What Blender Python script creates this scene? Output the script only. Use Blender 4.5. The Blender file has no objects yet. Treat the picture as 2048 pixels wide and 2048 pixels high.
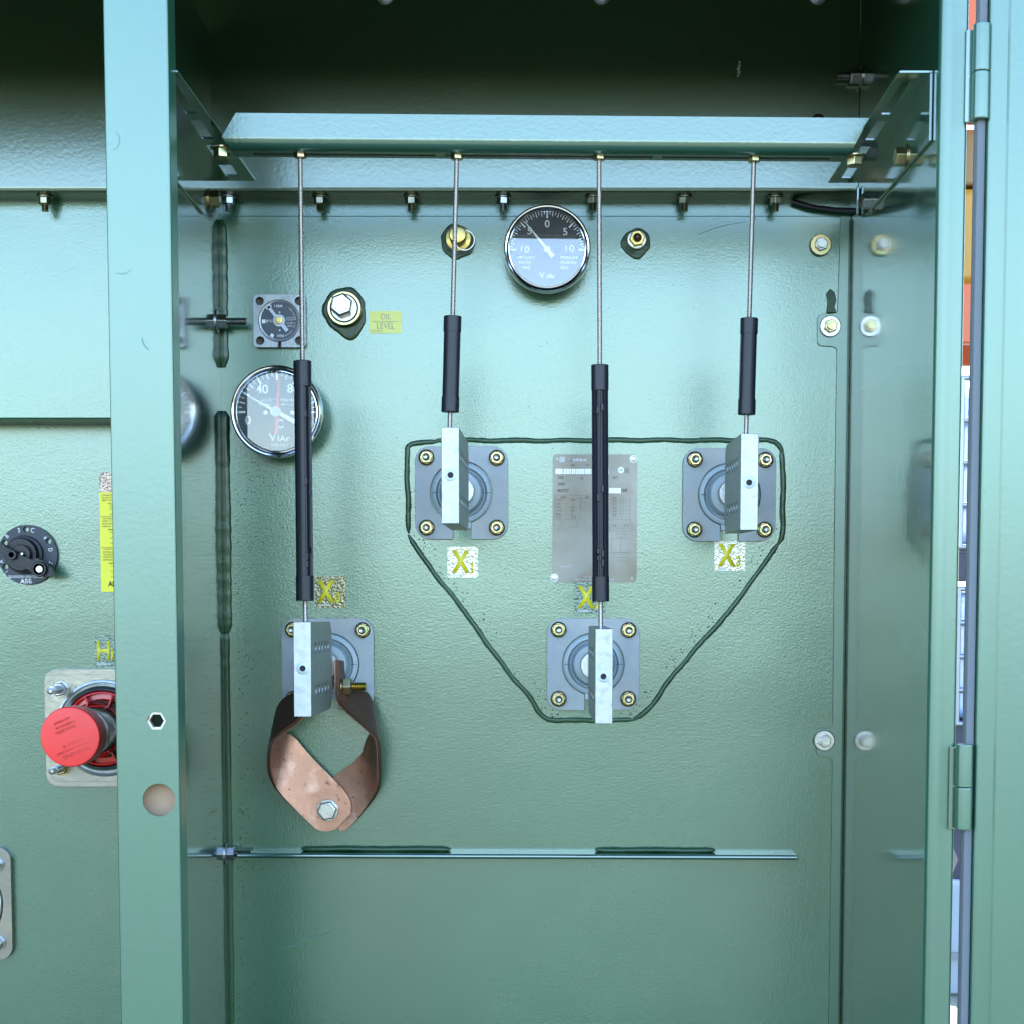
import bpy, bmesh, math, random
from mathutils import Vector, Matrix, Euler
from mathutils.geometry import tessellate_polygon
random.seed(7)
R = math.radians
SC = bpy.context.scene
COL = SC.collection

# ------------------------------------------------------------------ camera
# metres; x right, z up from the eye level, y=0 is the tank wall, the camera stands at y=-D
U = 0.00064; D = 2.176; F = 3400.0; CX, CY = 1060.0, 1430.0
PITCH = math.atan(250.0 / F)
cam = bpy.data.cameras.new('camera'); camo = bpy.data.objects.new('camera', cam); COL.objects.link(camo)
camo.location = (0, -D, 0); camo.rotation_euler = (math.pi / 2 - PITCH, 0, 0)
cam.sensor_width = 36; cam.lens = 36 * F / 2048
cam.shift_x = -(CX - 1024) / 2048; cam.shift_y = (CY - 1024) / 2048
cam.clip_start = 0.05; cam.clip_end = 400
SC.camera = camo

# ------------------------------------------------------------------ light
SUN_EL = 48.0
world = bpy.data.worlds.new('World'); SC.world = world; world.use_nodes = True
wn = world.node_tree; wn.nodes.clear()
sky = wn.nodes.new('ShaderNodeTexSky'); sky.sky_type = 'NISHITA'; sky.sun_disc = False
sky.sun_elevation = R(SUN_EL); sky.sun_rotation = R(0); sky.air_density = 1.0; sky.dust_density = 0.45; sky.ozone_density = 2.0
bgn = wn.nodes.new('ShaderNodeBackground'); bgn.inputs['Strength'].default_value = 0.15
wo = wn.nodes.new('ShaderNodeOutputWorld')
wn.links.new(sky.outputs[0], bgn.inputs[0]); wn.links.new(bgn.outputs[0], wo.inputs[0])
sun = bpy.data.lights.new('sun', 'SUN'); sun.energy = 3.0; sun.angle = R(0.5); sun.color = (1, 0.95, 0.87)
suno = bpy.data.objects.new('sun', sun); COL.objects.link(suno); suno.rotation_euler = (-R(90 - SUN_EL), 0, 0)
SC.view_settings.view_transform = 'Standard'; SC.view_settings.look = 'None'
SC.view_settings.exposure = 3.24; SC.view_settings.gamma = 1; SC.view_settings.use_curve_mapping = False
SC.cycles.max_bounces = 8; SC.cycles.glossy_bounces = 5; SC.cycles.caustics_reflective = False

# ------------------------------------------------------------------ projection helpers
_f = Vector((0, math.cos(PITCH), -math.sin(PITCH))); _u = Vector((0, math.sin(PITCH), math.cos(PITCH))); _r = Vector((1, 0, 0))
CAM = Vector((0, -D, 0))
def ray(px, py): return _f + _r * ((px - CX) / F) + _u * ((CY - py) / F)
def P(px, py, Y=0.0):
    d = ray(px, py); return CAM + d * ((Y + D) / d.y)
def PX(px, py, X):
    d = ray(px, py); return CAM + d * (X / d.x)
def PZ(px, py, Z):
    d = ray(px, py); return CAM + d * (Z / d.z)
def L(n, Y=0.0): return n * U * (D + Y) / D

# ------------------------------------------------------------------ materials
def mat(name, col, rough=0.5, metal=0.0, bump=None, ior=1.5, coat=0.0, coat_ior=1.5, var=None, specks=None, rvar=None, coat_rough=0.05, spec=None, stint=None):
    m = bpy.data.materials.new(name); m.use_nodes = True; nt = m.node_tree; n = nt.nodes; l = nt.links
    b = n['Principled BSDF']; b.inputs['Roughness'].default_value = rough; b.inputs['Metallic'].default_value = metal
    b.inputs['IOR'].default_value = ior; b.inputs['Coat Weight'].default_value = coat; b.inputs['Coat Roughness'].default_value = coat_rough
    b.inputs['Base Color'].default_value = (*col, 1)
    if spec is not None: b.inputs['Specular IOR Level'].default_value = spec
    b.inputs['Coat IOR'].default_value = coat_ior
    if stint: b.inputs['Specular Tint'].default_value = (*stint, 1)
    geo = n.new('ShaderNodeNewGeometry')
    cur = None
    def mixc(fac, a, c):
        mx = n.new('ShaderNodeMix'); mx.data_type = 'RGBA'
        l.new(fac, mx.inputs[0])
        if isinstance(a, tuple): mx.inputs[6].default_value = (*a, 1)
        else: l.new(a, mx.inputs[6])
        mx.inputs[7].default_value = (*c, 1)
        return mx.outputs[2]
    if var:   # list of (scale, colour, lo, hi)
        cur = col
        for sc, c2, lo, hi in var:
            t = n.new('ShaderNodeTexNoise'); t.inputs['Scale'].default_value = sc; t.inputs['Detail'].default_value = 5
            l.new(geo.outputs['Position'], t.inputs['Vector'])
            mr = n.new('ShaderNodeMapRange'); mr.inputs[1].default_value = lo; mr.inputs[2].default_value = hi
            l.new(t.outputs[0], mr.inputs[0]); cur = mixc(mr.outputs[0], cur, c2)
    if specks:  # (scale, radius, colour, density)
        if cur is None: cur = col
        for sc, rad, c2, dens in specks:
            v = n.new('ShaderNodeTexVoronoi'); v.inputs['Scale'].default_value = sc; l.new(geo.outputs['Position'], v.inputs['Vector'])
            a = n.new('ShaderNodeMath'); a.operation = 'LESS_THAN'; l.new(v.outputs['Distance'], a.inputs[0]); a.inputs[1].default_value = rad
            s = n.new('ShaderNodeSeparateColor'); l.new(v.outputs['Color'], s.inputs[0])
            c = n.new('ShaderNodeMath'); c.operation = 'LESS_THAN'; l.new(s.outputs[0], c.inputs[0]); c.inputs[1].default_value = dens
            d = n.new('ShaderNodeMath'); d.operation = 'MULTIPLY'; l.new(a.outputs[0], d.inputs[0]); l.new(c.outputs[0], d.inputs[1])
            cur = mixc(d.outputs[0], cur, c2)
    if cur is not None and not isinstance(cur, tuple): l.new(cur, b.inputs['Base Color'])
    if rvar:
        t = n.new('ShaderNodeTexNoise'); t.inputs['Scale'].default_value = rvar[0]; t.inputs['Detail'].default_value = 4
        l.new(geo.outputs['Position'], t.inputs['Vector'])
        mr = n.new('ShaderNodeMapRange'); mr.inputs[1].default_value = 0.3; mr.inputs[2].default_value = 0.7
        mr.inputs[3].default_value = rvar[1]; mr.inputs[4].default_value = rvar[2]
        l.new(t.outputs[0], mr.inputs[0]); l.new(mr.outputs[0], b.inputs['Roughness'])
    if bump:   # list of (scale, dist, detail)
        prev = None
        for sc, dist, det in bump:
            t = n.new('ShaderNodeTexNoise'); t.inputs['Scale'].default_value = sc; t.inputs['Detail'].default_value = det
            l.new(geo.outputs['Position'], t.inputs['Vector'])
            bn = n.new('ShaderNodeBump'); bn.inputs['Distance'].default_value = dist; bn.inputs['Strength'].default_value = 1
            l.new(t.outputs[0], bn.inputs['Height'])
            if prev: l.new(prev, bn.inputs['Normal'])
            prev = bn.outputs[0]
        l.new(prev, b.inputs['Normal'])
        if coat: l.new(prev, b.inputs['Coat Normal'])
    return m
G = (0.011, 0.052, 0.031)
M = {}
M['tank'] = mat('green_tank_paint', (0.009, 0.084, 0.040), 0.25, ior=2.1, stint=(.86, 1, .90), bump=[(340, 0.00014, 1.5), (110, 0.00007, 1), (7, 0.0010, 1)],
    var=[(7, (0.014, 0.090, 0.043), 0.4, 0.75), (2.3, (0.009, 0.064, 0.030), 0.45, 0.7)], specks=[(110, 0.10, (0.012, 0.03, 0.02), 0.10), (45, 0.045, (0.01, 0.022, 0.016), 0.12)])
M['side'] = mat('smooth_green_paint', G, 0.15, ior=2.1, coat=1.0, coat_ior=1.6, coat_rough=0.08, stint=(.86, 1, .90), bump=[(60, 0.0001, 2), (5, 0.0012, 1)], var=[(9, (0.014, 0.060, 0.037), 0.45, 0.8)],
    specks=[(70, 0.05, (0.12, 0.2, 0.16), 0.07)])
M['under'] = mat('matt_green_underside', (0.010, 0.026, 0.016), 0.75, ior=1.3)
M['frame'] = mat('green_frame_paint', (0.012, 0.076, 0.042), 0.30, ior=2.1, stint=(.86, 1, .90), bump=[(200, 0.00009, 2)], var=[(8, (0.015, 0.064, 0.040), 0.4, 0.8)],
    specks=[(30, 0.05, (0.03, 0.07, 0.05), 0.08)])
M['bar'] = mat('glossy_bar_paint', G, 0.24, ior=2.1, stint=(.86, 1, .90), bump=[(240, 0.00014, 1.5)], specks=[(60, 0.06, (0.012, 0.03, 0.02), 0.10)])
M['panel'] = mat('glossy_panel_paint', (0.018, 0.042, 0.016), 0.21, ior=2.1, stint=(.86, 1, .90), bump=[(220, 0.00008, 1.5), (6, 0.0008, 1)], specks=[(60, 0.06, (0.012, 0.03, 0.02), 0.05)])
M['bead'] = mat('glossy_weld_paint', (0.016, 0.060, 0.022), 0.24, ior=1.42, bump=[(150, 0.0003, 2)])
M['blob'] = mat('dark_green_sealant', (0.016, 0.042, 0.010), 0.2, ior=1.3, bump=[(60, 0.001, 2)])
M['zinc'] = mat('bright_zinc', (0.42, 0.43, 0.42), 0.28, 1, var=[(90, (0.32, 0.32, 0.30), 0.4, 0.8)], bump=[(300, 0.0002, 2)])
M['yzinc'] = mat('yellow_zinc', (0.42, 0.34, 0.17), 0.27, 1, var=[(70, (0.24, 0.30, 0.14), 0.45, 0.7), (110, (0.42, 0.24, 0.18), 0.5, 0.8)])
M['steel'] = mat('threaded_steel', (0.66, 0.62, 0.60), 0.36, 1)
M['alu'] = mat('cast_aluminium', (0.35, 0.36, 0.36), 0.46, 1, var=[(120, (0.26, 0.28, 0.28), 0.5, 0.7), (45, (0.30, 0.33, 0.33), 0.45, 0.75), (14, (0.3, 0.35, 0.37), 0.62, 0.8)], bump=[(150, 0.0003, 3)])
M['aluside'] = M['alu']
M['clamp'] = mat('grey_clamp_paint', (0.31, 0.345, 0.355), 0.42, ior=1.55, var=[(16, (0.33, 0.31, 0.28), 0.5, 0.75), (60, (0.27, 0.31, 0.33), 0.45, 0.7)], bump=[(160, 0.0003, 3)])
M['epoxy'] = mat('grey_epoxy', (0.32, 0.39, 0.42), 0.38, ior=1.5, var=[(30, (0.28, 0.34, 0.37), 0.4, 0.7)])
M['cap_face'] = mat('brushed_stud', (0.5, 0.5, 0.49), 0.4, 1, bump=[(400, 0.0003, 3)])
M['black'] = mat('black_plastic', (0.009, 0.010, 0.016), 0.36, ior=1.38, bump=[(500, 0.00012, 2)])
M['dullbolt'] = mat('dull_zinc', (0.34, 0.31, 0.22), 0.34, 1, var=[(90, (0.15, 0.17, 0.10), 0.45, 0.7)])
M['dkgrey'] = mat('dark_grey_plastic', (0.036, 0.044, 0.056), 0.45, ior=1.4, bump=[(400, 0.0001, 2)])
M['void'] = mat('dark_hole', (0.008, 0.008, 0.008), 0.8)
M['chrome'] = mat('polished_bezel', (0.70, 0.70, 0.71), 0.10, 1)
M['brass'] = mat('brass', (0.50, 0.38, 0.14), 0.28, 1, var=[(80, (0.33, 0.28, 0.08), 0.45, 0.7)])
M['dial'] = mat('black_dial', (0.010, 0.013, 0.02), 0.5)
M['ddial'] = mat('dark_grey_dial', (0.045, 0.060, 0.09), 0.45)
M['white'] = mat('white_print', (0.80, 0.82, 0.82), 0.5)
M['redneedle'] = mat('red_needle', (0.6, 0.07, 0.09), 0.5)
M['diecast'] = mat('grey_diecast', (0.25, 0.27, 0.28), 0.38, 0.85, var=[(60, (0.18, 0.19, 0.20), 0.4, 0.75)], bump=[(200, 0.0003, 3)])
M['copper'] = mat('copper', (0.43, 0.22, 0.145), 0.44, 0.75, var=[(22, (0.34, 0.18, 0.12), 0.42, 0.68), (48, (0.54, 0.33, 0.25), 0.52, 0.72), (160, (0.16, 0.09, 0.06), 0.62, 0.75)], bump=[(120, 0.0003, 3)])
M['copperold'] = mat('tarnished_copper', (0.12, 0.065, 0.042), 0.5, 0.6, var=[(40, (0.17, 0.065, 0.035), 0.5, 0.75), (90, (0.12, 0.095, 0.075), 0.5, 0.75)], bump=[(120, 0.0003, 3)])
M['yellow'] = mat('yellow_label', (0.78, 0.72, 0.0), 0.35)
M['oly'] = mat('faded_yellow_label', (0.62, 0.62, 0.09), 0.3)
M['yletter'] = mat('yellow_lettering', (0.68, 0.58, 0.02), 0.35)
M['ink'] = mat('black_ink', (0.02, 0.02, 0.015), 0.5)
M['greyink'] = mat('grey_ink', (0.30, 0.33, 0.22), 0.5)
M['foil'] = mat('green_reflective_sticker', (0.03, 0.085, 0.05), 0.14, 0.3, coat=1.0, bump=[(330, 0.0011, 1.5)], ior=1.6)
M['foilgold'] = mat('dull_gold_sticker', (0.15, 0.14, 0.075), 0.2, 0.9, coat=0.6, bump=[(330, 0.0010, 1.5)], ior=1.6)
M['foilbright'] = mat('gold_reflective_sticker', (0.31, 0.31, 0.265), 0.2, 0.9, coat=0.5, bump=[(330, 0.0009, 1.5)], ior=1.6)
M['plate'] = mat('nameplate_steel', (0.130, 0.132, 0.130), 0.30, 1, var=[(6, (0.085, 0.078, 0.066), 0.42, 0.62), (22, (0.10, 0.085, 0.075), 0.55, 0.75)])
M['etch'] = mat('etched_print', (0.03, 0.03, 0.03), 0.5, 0.3)
M['platewhite'] = mat('nameplate_light_print', (0.72, 0.74, 0.76), 0.45, 0.2)
M['red'] = mat('red_plastic', (0.86, 0.035, 0.03), 0.40, ior=1.46, bump=[(30, 0.0006, 1)])
M['redtext'] = mat('raised_red_lettering', (0.52, 0.02, 0.018), 0.4)
M['reddark'] = mat('red_insert', (0.62, 0.02, 0.015), 0.22)
M['brown'] = mat('glossy_brown_insulator', (0.10, 0.028, 0.024), 0.04, ior=1.9, coat=1.0)  # brown neck; red reflections on it are put into the base colour
M['stainless'] = mat('stainless_plate', (0.22, 0.225, 0.215), 0.25, 1, var=[(18, (0.32, 0.305, 0.27), 0.4, 0.7)], bump=[(120, 0.0002, 2)])
M['gasket'] = mat('grey_gasket', (0.10, 0.115, 0.13), 0.6)
M['tan'] = mat('tan_backing', (0.42, 0.27, 0.17), 0.6)
M['rust'] = mat('rusty_nut', (0.55, 0.50, 0.46), 0.45, 0.7, var=[(120, (0.25, 0.12, 0.07), 0.5, 0.65)])
M['ground'] = mat('asphalt_yard', (0.125, 0.135, 0.10), 0.85, var=[(0.6, (0.095, 0.105, 0.075), 0.4, 0.7), (9, (0.11, 0.11, 0.095), 0.45, 0.8)], bump=[(30, 0.004, 4)])
M['orange'] = mat('orange_steel', (0.42, 0.07, 0.01), 0.45)
M['amber'] = mat('amber_plastic', (0.38, 0.19, 0.012), 0.5)
M['tanbox'] = mat('cardboard', (0.22, 0.14, 0.06), 0.8)
M['tote'] = mat('blue_plastic_tank', (0.15, 0.25, 0.46), 0.4)
M['cage'] = mat('galvanised_cage', (0.25, 0.27, 0.30), 0.4, 0.8)
M['bluewhite'] = mat('pale_grey_crate', (0.30, 0.33, 0.38), 0.6)
M['tarp'] = mat('dark_tarp', (0.035, 0.03, 0.045), 0.6)
# clear dial glass: fresnel mix of transparent and mirror
gm = bpy.data.materials.new('dial_glass'); gm.use_nodes = True; nt = gm.node_tree; nt.nodes.clear()
fo = nt.nodes.new('ShaderNodeOutputMaterial'); mx = nt.nodes.new('ShaderNodeMixShader'); fr = nt.nodes.new('ShaderNodeFresnel'); fr.inputs[0].default_value = 1.47
tr = nt.nodes.new('ShaderNodeBsdfTransparent'); gl = nt.nodes.new('ShaderNodeBsdfGlossy'); gl.inputs['Roughness'].default_value = 0.0
nt.links.new(fr.outputs[0], mx.inputs[0]); nt.links.new(tr.outputs[0], mx.inputs[1]); nt.links.new(gl.outputs[0], mx.inputs[2]); nt.links.new(mx.outputs[0], fo.inputs[0])
M['glass'] = gm
gm2 = gm.copy(); gm2.name = 'hazy_dial_glass'; M['glass2'] = gm2
next(n_ for n_ in gm2.node_tree.nodes if n_.type == 'FRESNEL').inputs[0].default_value = 1.68

# ------------------------------------------------------------------ mesh helpers
def box(bm, x0, x1, y0, y1, z0, z1, mtx=None):
    vs = [bm.verts.new((x, y, z)) for x in (x0, x1) for y in (y0, y1) for z in (z0, z1)]
    for f in ((0, 1, 3, 2), (4, 6, 7, 5), (0, 4, 5, 1), (2, 3, 7, 6), (0, 2, 6, 4), (1, 5, 7, 3)):
        bm.faces.new([vs[i] for i in f])
    if mtx is not None: bmesh.ops.transform(bm, matrix=mtx, verts=vs)
    return vs
def frame_of(axis):
    a = axis.normalized(); t = Vector((0, 0, 1)) if abs(a.z) < 0.9 else Vector((1, 0, 0))
    x = t.cross(a).normalized(); return x, a.cross(x), a
def lathe(bm, o, axis, prof, seg=32, phase=0.0, cap0=True, cap1=True):
    """prof = [(radius, height along axis), ...]"""
    x, y, a = frame_of(Vector(axis)); o = Vector(o); rings = []
    for r, h in prof:
        rings.append([bm.verts.new(o + a * h + (x * math.cos(phase + 2 * math.pi * i / seg) + y * math.sin(phase + 2 * math.pi * i / seg)) * r) for i in range(seg)])
    for A, B in zip(rings, rings[1:]):
        for i in range(seg):
            j = (i + 1) % seg; bm.faces.new((A[i], A[j], B[j], B[i]))
    if cap0: bm.faces.new(list(reversed(rings[0])))
    if cap1: bm.faces.new(rings[-1])
def cyl(bm, p0, p1, r0, r1=None, seg=24, phase=0.0):
    p0 = Vector(p0); p1 = Vector(p1); lathe(bm, p0, p1 - p0, [(r0, 0), (r0 if r1 is None else r1, (p1 - p0).length)], seg, phase)
def circ(cx, cz, r, n=32, ph=0.0): return [(cx + r * math.cos(ph + 2 * math.pi * i / n), cz + r * math.sin(ph + 2 * math.pi * i / n)) for i in range(n)]
def rrect(x0, x1, z0, z1, r, n=6):
    pts = []
    for cx, cz, a0 in ((x1 - r, z1 - r, 0), (x0 + r, z1 - r, 90), (x0 + r, z0 + r, 180), (x1 - r, z0 + r, 270)):
        for i in range(n + 1):
            a = R(a0 + 90 * i / n); pts.append((cx + r * math.cos(a), cz + r * math.sin(a)))
    return pts
def prism(bm, outer, holes, h0, h1, axis='y'):
    """extrude polygon (with holes) between h0 and h1 along the axis; 2D is (x,z) for y, (y,z) for x, (x,y) for z"""
    def v3(p, h):
        if axis == 'y': return (p[0], h, p[1])
        if axis == 'x': return (h, p[0], p[1])
        return (p[0], p[1], h)
    loops = [outer] + list(holes)
    A = []; B = []
    for lp in loops:
        A.append([bm.verts.new(v3(p, h0)) for p in lp]); B.append([bm.verts.new(v3(p, h1)) for p in lp])
    flatA = [v for l in A for v in l]; flatB = [v for l in B for v in l]
    for t in tessellate_polygon([[Vector((p[0], p[1], 0)) for p in lp] for lp in loops]):
        for fl in (flatA, flatB):
            try: bm.faces.new([fl[i] for i in t])
            except ValueError: pass
    for a, b in zip(A, B):
        n = len(a)
        for i in range(n):
            j = (i + 1) % n; bm.faces.new((a[i], a[j], b[j], b[i]))
def tube(bm, pts, rad, seg=8, jit=0.0, flat=1.0, normal=Vector((0, -1, 0)), ends=True):
    rings = []
    for i, p in enumerate(pts):
        t = (pts[min(i + 1, len(pts) - 1)] - pts[max(i - 1, 0)]).normalized()
        n = (normal - t * normal.dot(t)).normalized(); s = t.cross(n)
        r = rad[i] if isinstance(rad, (list, tuple)) else rad
        ring = []
        for k in range(seg):
            a = 2 * math.pi * k / seg; q = r * (1 + jit * (random.random() - .5))
            ring.append(bm.verts.new(p + s * math.cos(a) * q + n * math.sin(a) * q * flat))
        rings.append(ring)
    for A, B in zip(rings, rings[1:]):
        for k in range(seg): bm.faces.new((A[k], A[(k + 1) % seg], B[(k + 1) % seg], B[k]))
    if ends: bm.faces.new(list(reversed(rings[0]))); bm.faces.new(rings[-1])
def resample(pts, step):
    out = [pts[0].copy()]
    for a, b in zip(pts, pts[1:]):
        n = max(1, int((b - a).length / step))
        for i in range(1, n + 1): out.append(a.lerp(b, i / n))
    return out
def smoothpath(pts, it=2):
    for _ in range(it):
        q = [pts[0]]
        for a, b in zip(pts, pts[1:]): q += [a.lerp(b, .25), a.lerp(b, .75)]
        q.append(pts[-1]); pts = q
    return pts
def bead_path(bm, pts, r, step=0.004, wob=0.0012, flat=0.5, jit=0.12):
    pp = resample(smoothpath(pts, 1), step); rr = []; out = []
    ph = random.random() * 9
    for i, p in enumerate(pp):
        e = min(i, len(pp) - 1 - i)
        rr.append(r * (0.35 + 0.65 * min(1, e / 2)) * (1 + 0.04 * math.sin(i * 1.3 + ph) + 0.05 * math.sin(i * .19 + 2 * ph) + random.uniform(-.03, .03)))
        w_ = wob * .5; out.append(p + Vector((w_ * math.sin(i * .5 + ph) + random.uniform(-.3, .3) * w_, 0, w_ * math.cos(i * .43 + ph) + random.uniform(-.3, .3) * w_)))
    tube(bm, out, rr, 10, jit, flat)
_txtcache = {}
def text_into(bm, s, cap, x, z, y=0.0, ang=0.0, align='CENTER', bold=0.0, sx=1.0, thick=0.0002, shear=0.0):
    key = (s, align, bold, shear)
    if key not in _txtcache:
        c = bpy.data.curves.new('t', 'FONT'); c.body = s; c.size = 1; c.align_x = align; c.align_y = 'CENTER'; c.offset = bold; c.resolution_u = 3; c.shear = shear
        o = bpy.data.objects.new('t', c); COL.objects.link(o)
        dg = bpy.context.evaluated_depsgraph_get(); me = bpy.data.meshes.new_from_object(o.evaluated_get(dg))
        bpy.data.objects.remove(o); bpy.data.curves.remove(c); _txtcache[key] = me
    me = _txtcache[key]; k = cap / 0.70
    mt = Matrix.Translation((x, y, z)) @ Matrix.Rotation(-ang, 4, 'Y') @ Matrix.Rotation(R(90), 4, 'X') @ Matrix.Diagonal((k * sx, k, 1, 1))
    b2 = bmesh.new(); b2.from_mesh(me); bmesh.ops.transform(b2, matrix=mt, verts=b2.verts)
    if thick:
        r = bmesh.ops.extrude_face_region(b2, geom=b2.faces[:]); bmesh.ops.translate(b2, verts=[v for v in r['geom'] if isinstance(v, bmesh.types.BMVert)], vec=(0, -thick, 0))
    tmp = bpy.data.meshes.new('tt'); b2.to_mesh(tmp); b2.free(); bm.from_mesh(tmp); bpy.data.meshes.remove(tmp)
def mk(name, bm, m, parent=None, loc=None, bev=0.0, ang=38, label=None, cat=None, group=None, kind=None, flat=False, seg=2):
    bmesh.ops.recalc_face_normals(bm, faces=bm.faces)
    me = bpy.data.meshes.new(name); bm.to_mesh(me); bm.free()
    me.materials.append(M[m] if isinstance(m, str) else m)
    if not flat:
        me.polygons.foreach_set('use_smooth', [True] * len(me.polygons)); me.set_sharp_from_angle(angle=R(ang))
    o = bpy.data.objects.new(name, me); COL.objects.link(o)
    if parent is not None: o.parent = parent
    if loc is not None: o.location = loc
    if bev:
        b = o.modifiers.new('bevel', 'BEVEL'); b.width = bev; b.segments = seg; b.limit_method = 'ANGLE'; b.angle_limit = R(40)
    if not flat:
        wnm = o.modifiers.new('weighted', 'WEIGHTED_NORMAL'); wnm.keep_sharp = True; wnm.weight = 100
    tag(o, label, cat, group, kind)
    return o
def tag(o, label=None, cat=None, group=None, kind=None):
    if label: o['label'] = label
    if cat: o['category'] = cat
    if group: o['group'] = group
    if kind: o['kind'] = kind
    return o
def E(name, loc, label, cat, group=None):
    o = bpy.data.objects.new(name, None); o.empty_display_size = 0.02; COL.objects.link(o); o.location = loc
    return tag(o, label, cat, group)
def copy_tree(o, parent=None):
    c = o.copy(); COL.objects.link(c)
    if parent is not None: c.parent = parent
    for ch in [k for k in o.children]: copy_tree(ch, c)
    return c
NB = bmesh.new
def hexa(bm, o, axis, r, h, phase=0.0, ch=0.12):
    lathe(bm, o, axis, [(r * 0.96, 0), (r, h * 0.08), (r, h * (1 - ch)), (r * 0.88, h)], 6, phase)
def thread(bm, o, axis, r, length, pitch=0.0016, seg=12):
    prof = []; n = max(2, int(length / pitch))
    for i in range(n): prof += [(r, i * pitch), (r * 0.76, (i + .5) * pitch)]
    prof.append((r, n * pitch)); lathe(bm, o, axis, prof, seg)

# ================================================================== SETTING
GZ = -1.25
XL, XR = -610 * U, 630 * U          # divider face, right side wall face
FY = -0.4626                          # front of the cabinet
bm = NB(); box(bm, -150, 150, -150, 150, GZ - 0.3, GZ); mk('ground', bm, 'ground', kind='structure', flat=True)
# tank: low-voltage half front at y=0, high-voltage half with an upper step
zs = P(100, 838, 0).z; RY = 0.07
bm = NB(); box(bm, XL - 0.003, XR + 0.002, 0, 0.85, GZ, 0.7)
tank = mk('tank_wall', bm, 'tank', kind='structure')
bm = NB(); box(bm, -1.45, XL - 0.0031, -0.0, 0.85, zs, 0.7)
hv_up = mk('upper_tank_wall', bm, 'tank', kind='structure', bev=0.002)
bm = NB(); box(bm, -1.45, XL - 0.0031, RY, 0.85, GZ, zs - 0.0002)
hv_lo = mk('lower_tank_wall', bm, 'tank', kind='structure')
# folded upper panel with its lower lip
zl = P(1000, 383, -0.047).z
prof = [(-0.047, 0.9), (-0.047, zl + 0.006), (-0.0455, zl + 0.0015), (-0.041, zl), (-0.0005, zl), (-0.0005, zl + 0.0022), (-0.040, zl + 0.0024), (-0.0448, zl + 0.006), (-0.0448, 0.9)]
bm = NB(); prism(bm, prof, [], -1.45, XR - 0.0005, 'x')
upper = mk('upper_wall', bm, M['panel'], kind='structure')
zpart = P(1000, 433, 0).z
# roof with front header
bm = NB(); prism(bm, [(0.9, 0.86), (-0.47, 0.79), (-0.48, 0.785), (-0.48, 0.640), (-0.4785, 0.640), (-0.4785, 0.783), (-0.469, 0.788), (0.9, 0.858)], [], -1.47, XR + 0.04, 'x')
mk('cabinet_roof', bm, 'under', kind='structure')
# divider wall (its sloped top edge stops short of the roof)
bm = NB(); box(bm, XL - 0.003, XL, -0.4285, -0.0005, GZ, P(435, 70, -0.047).z); mk('divider_wall', bm, 'side', kind='structure')
bm = NB(); box(bm, -1.26, -1.257, FY, -0.0005, GZ, 0.78); mk('far_side_wall', bm, 'side', kind='structure')
# right side wall: sheet with outward rounded front flange
def arc(cx, cy, r, a0, a1, n=6): return [(cx + r * math.cos(R(a0 + (a1 - a0) * i / n)), cy + r * math.sin(R(a0 + (a1 - a0) * i / n))) for i in range(n + 1)]
T = 0.0028
xe = P(1919, 1180, FY).x
inner = [(XR, -0.0005)] + arc(XR + 0.009, FY + 0.009, 0.009, 180, 270, 6) + [(xe - 0.016, FY), (xe - 0.012, FY + 0.0018)] + arc(xe - 0.004, FY + 0.0058, 0.004, 270, 360, 4) + [(xe, FY + 0.03)]
outer = [(xe - T, FY + 0.03), (xe - T, FY + 0.008), (XR + 0.012, FY + T + 0.002), (XR + T, FY + 0.013), (XR + T, -0.0005)]
bm = NB(); prism(bm, inner + outer, [], GZ, 0.78, 'z'); sw_ = mk('side_wall', bm, 'side', kind='structure'); sw_.data.materials.append(M['frame'])
for p_ in sw_.data.polygons:
    if p_.center.y < FY + .0095: p_.material_index = 1

# joint strip with bolt tabs lying on the tank beside the side wall
def ztab(py): return P(1650, py, 0).z
rows = [(432, 1681), (616, 1675), (623, 1674.2), (627, 1671), (628, 1664), (628.6, 1643), (630.5, 1637.5), (636, 1634), (685, 1634), (690.5, 1637.5), (692.6, 1643), (693.2, 1662), (695, 1669), (699, 1672.2), (708, 1673),
        (1000, 1669), (1440, 1665), (1449, 1664), (1453.5, 1661), (1455.5, 1656), (1456.2, 1641), (1458, 1636), (1464, 1632), (1506, 1632), (1511, 1635.5), (1513, 1641), (1513.8, 1655), (1515.6, 1660), (1520, 1663.6), (1530, 1664.4), (2100, 1656)]
bm = NB(); vr = []
for py, px in rows:
    a_ = P(px, py, 0); vr.append([bm.verts.new((a_.x, -.0004, a_.z)), bm.verts.new((a_.x, -.0032, a_.z)), bm.verts.new((XR - .0006, -.0032, a_.z)), bm.verts.new((XR - .0006, -.0004, a_.z))])
for A, B in zip(vr, vr[1:]):
    for k_ in range(4): bm.faces.new((A[k_], A[(k_ + 1) % 4], B[(k_ + 1) % 4], B[k_]))
bm.faces.new(vr[0]); bm.faces.new(list(reversed(vr[-1])))
s_ = mk('joint_strip', bm, 'frame', bev=0.0004); s_['label'] = 'green flat strip with two bolt tabs along the right corner'; s_['category'] = 'metal strip'
# thin vertical gasket line in the corner
bm = NB(); a = P(1697, 440, -0.004); box(bm, XR - 0.0030, XR - 0.0014, -0.0050, -0.0034, -1.2, a.z); mk('corner_gasket', bm, 'bead', parent=s_)
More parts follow.
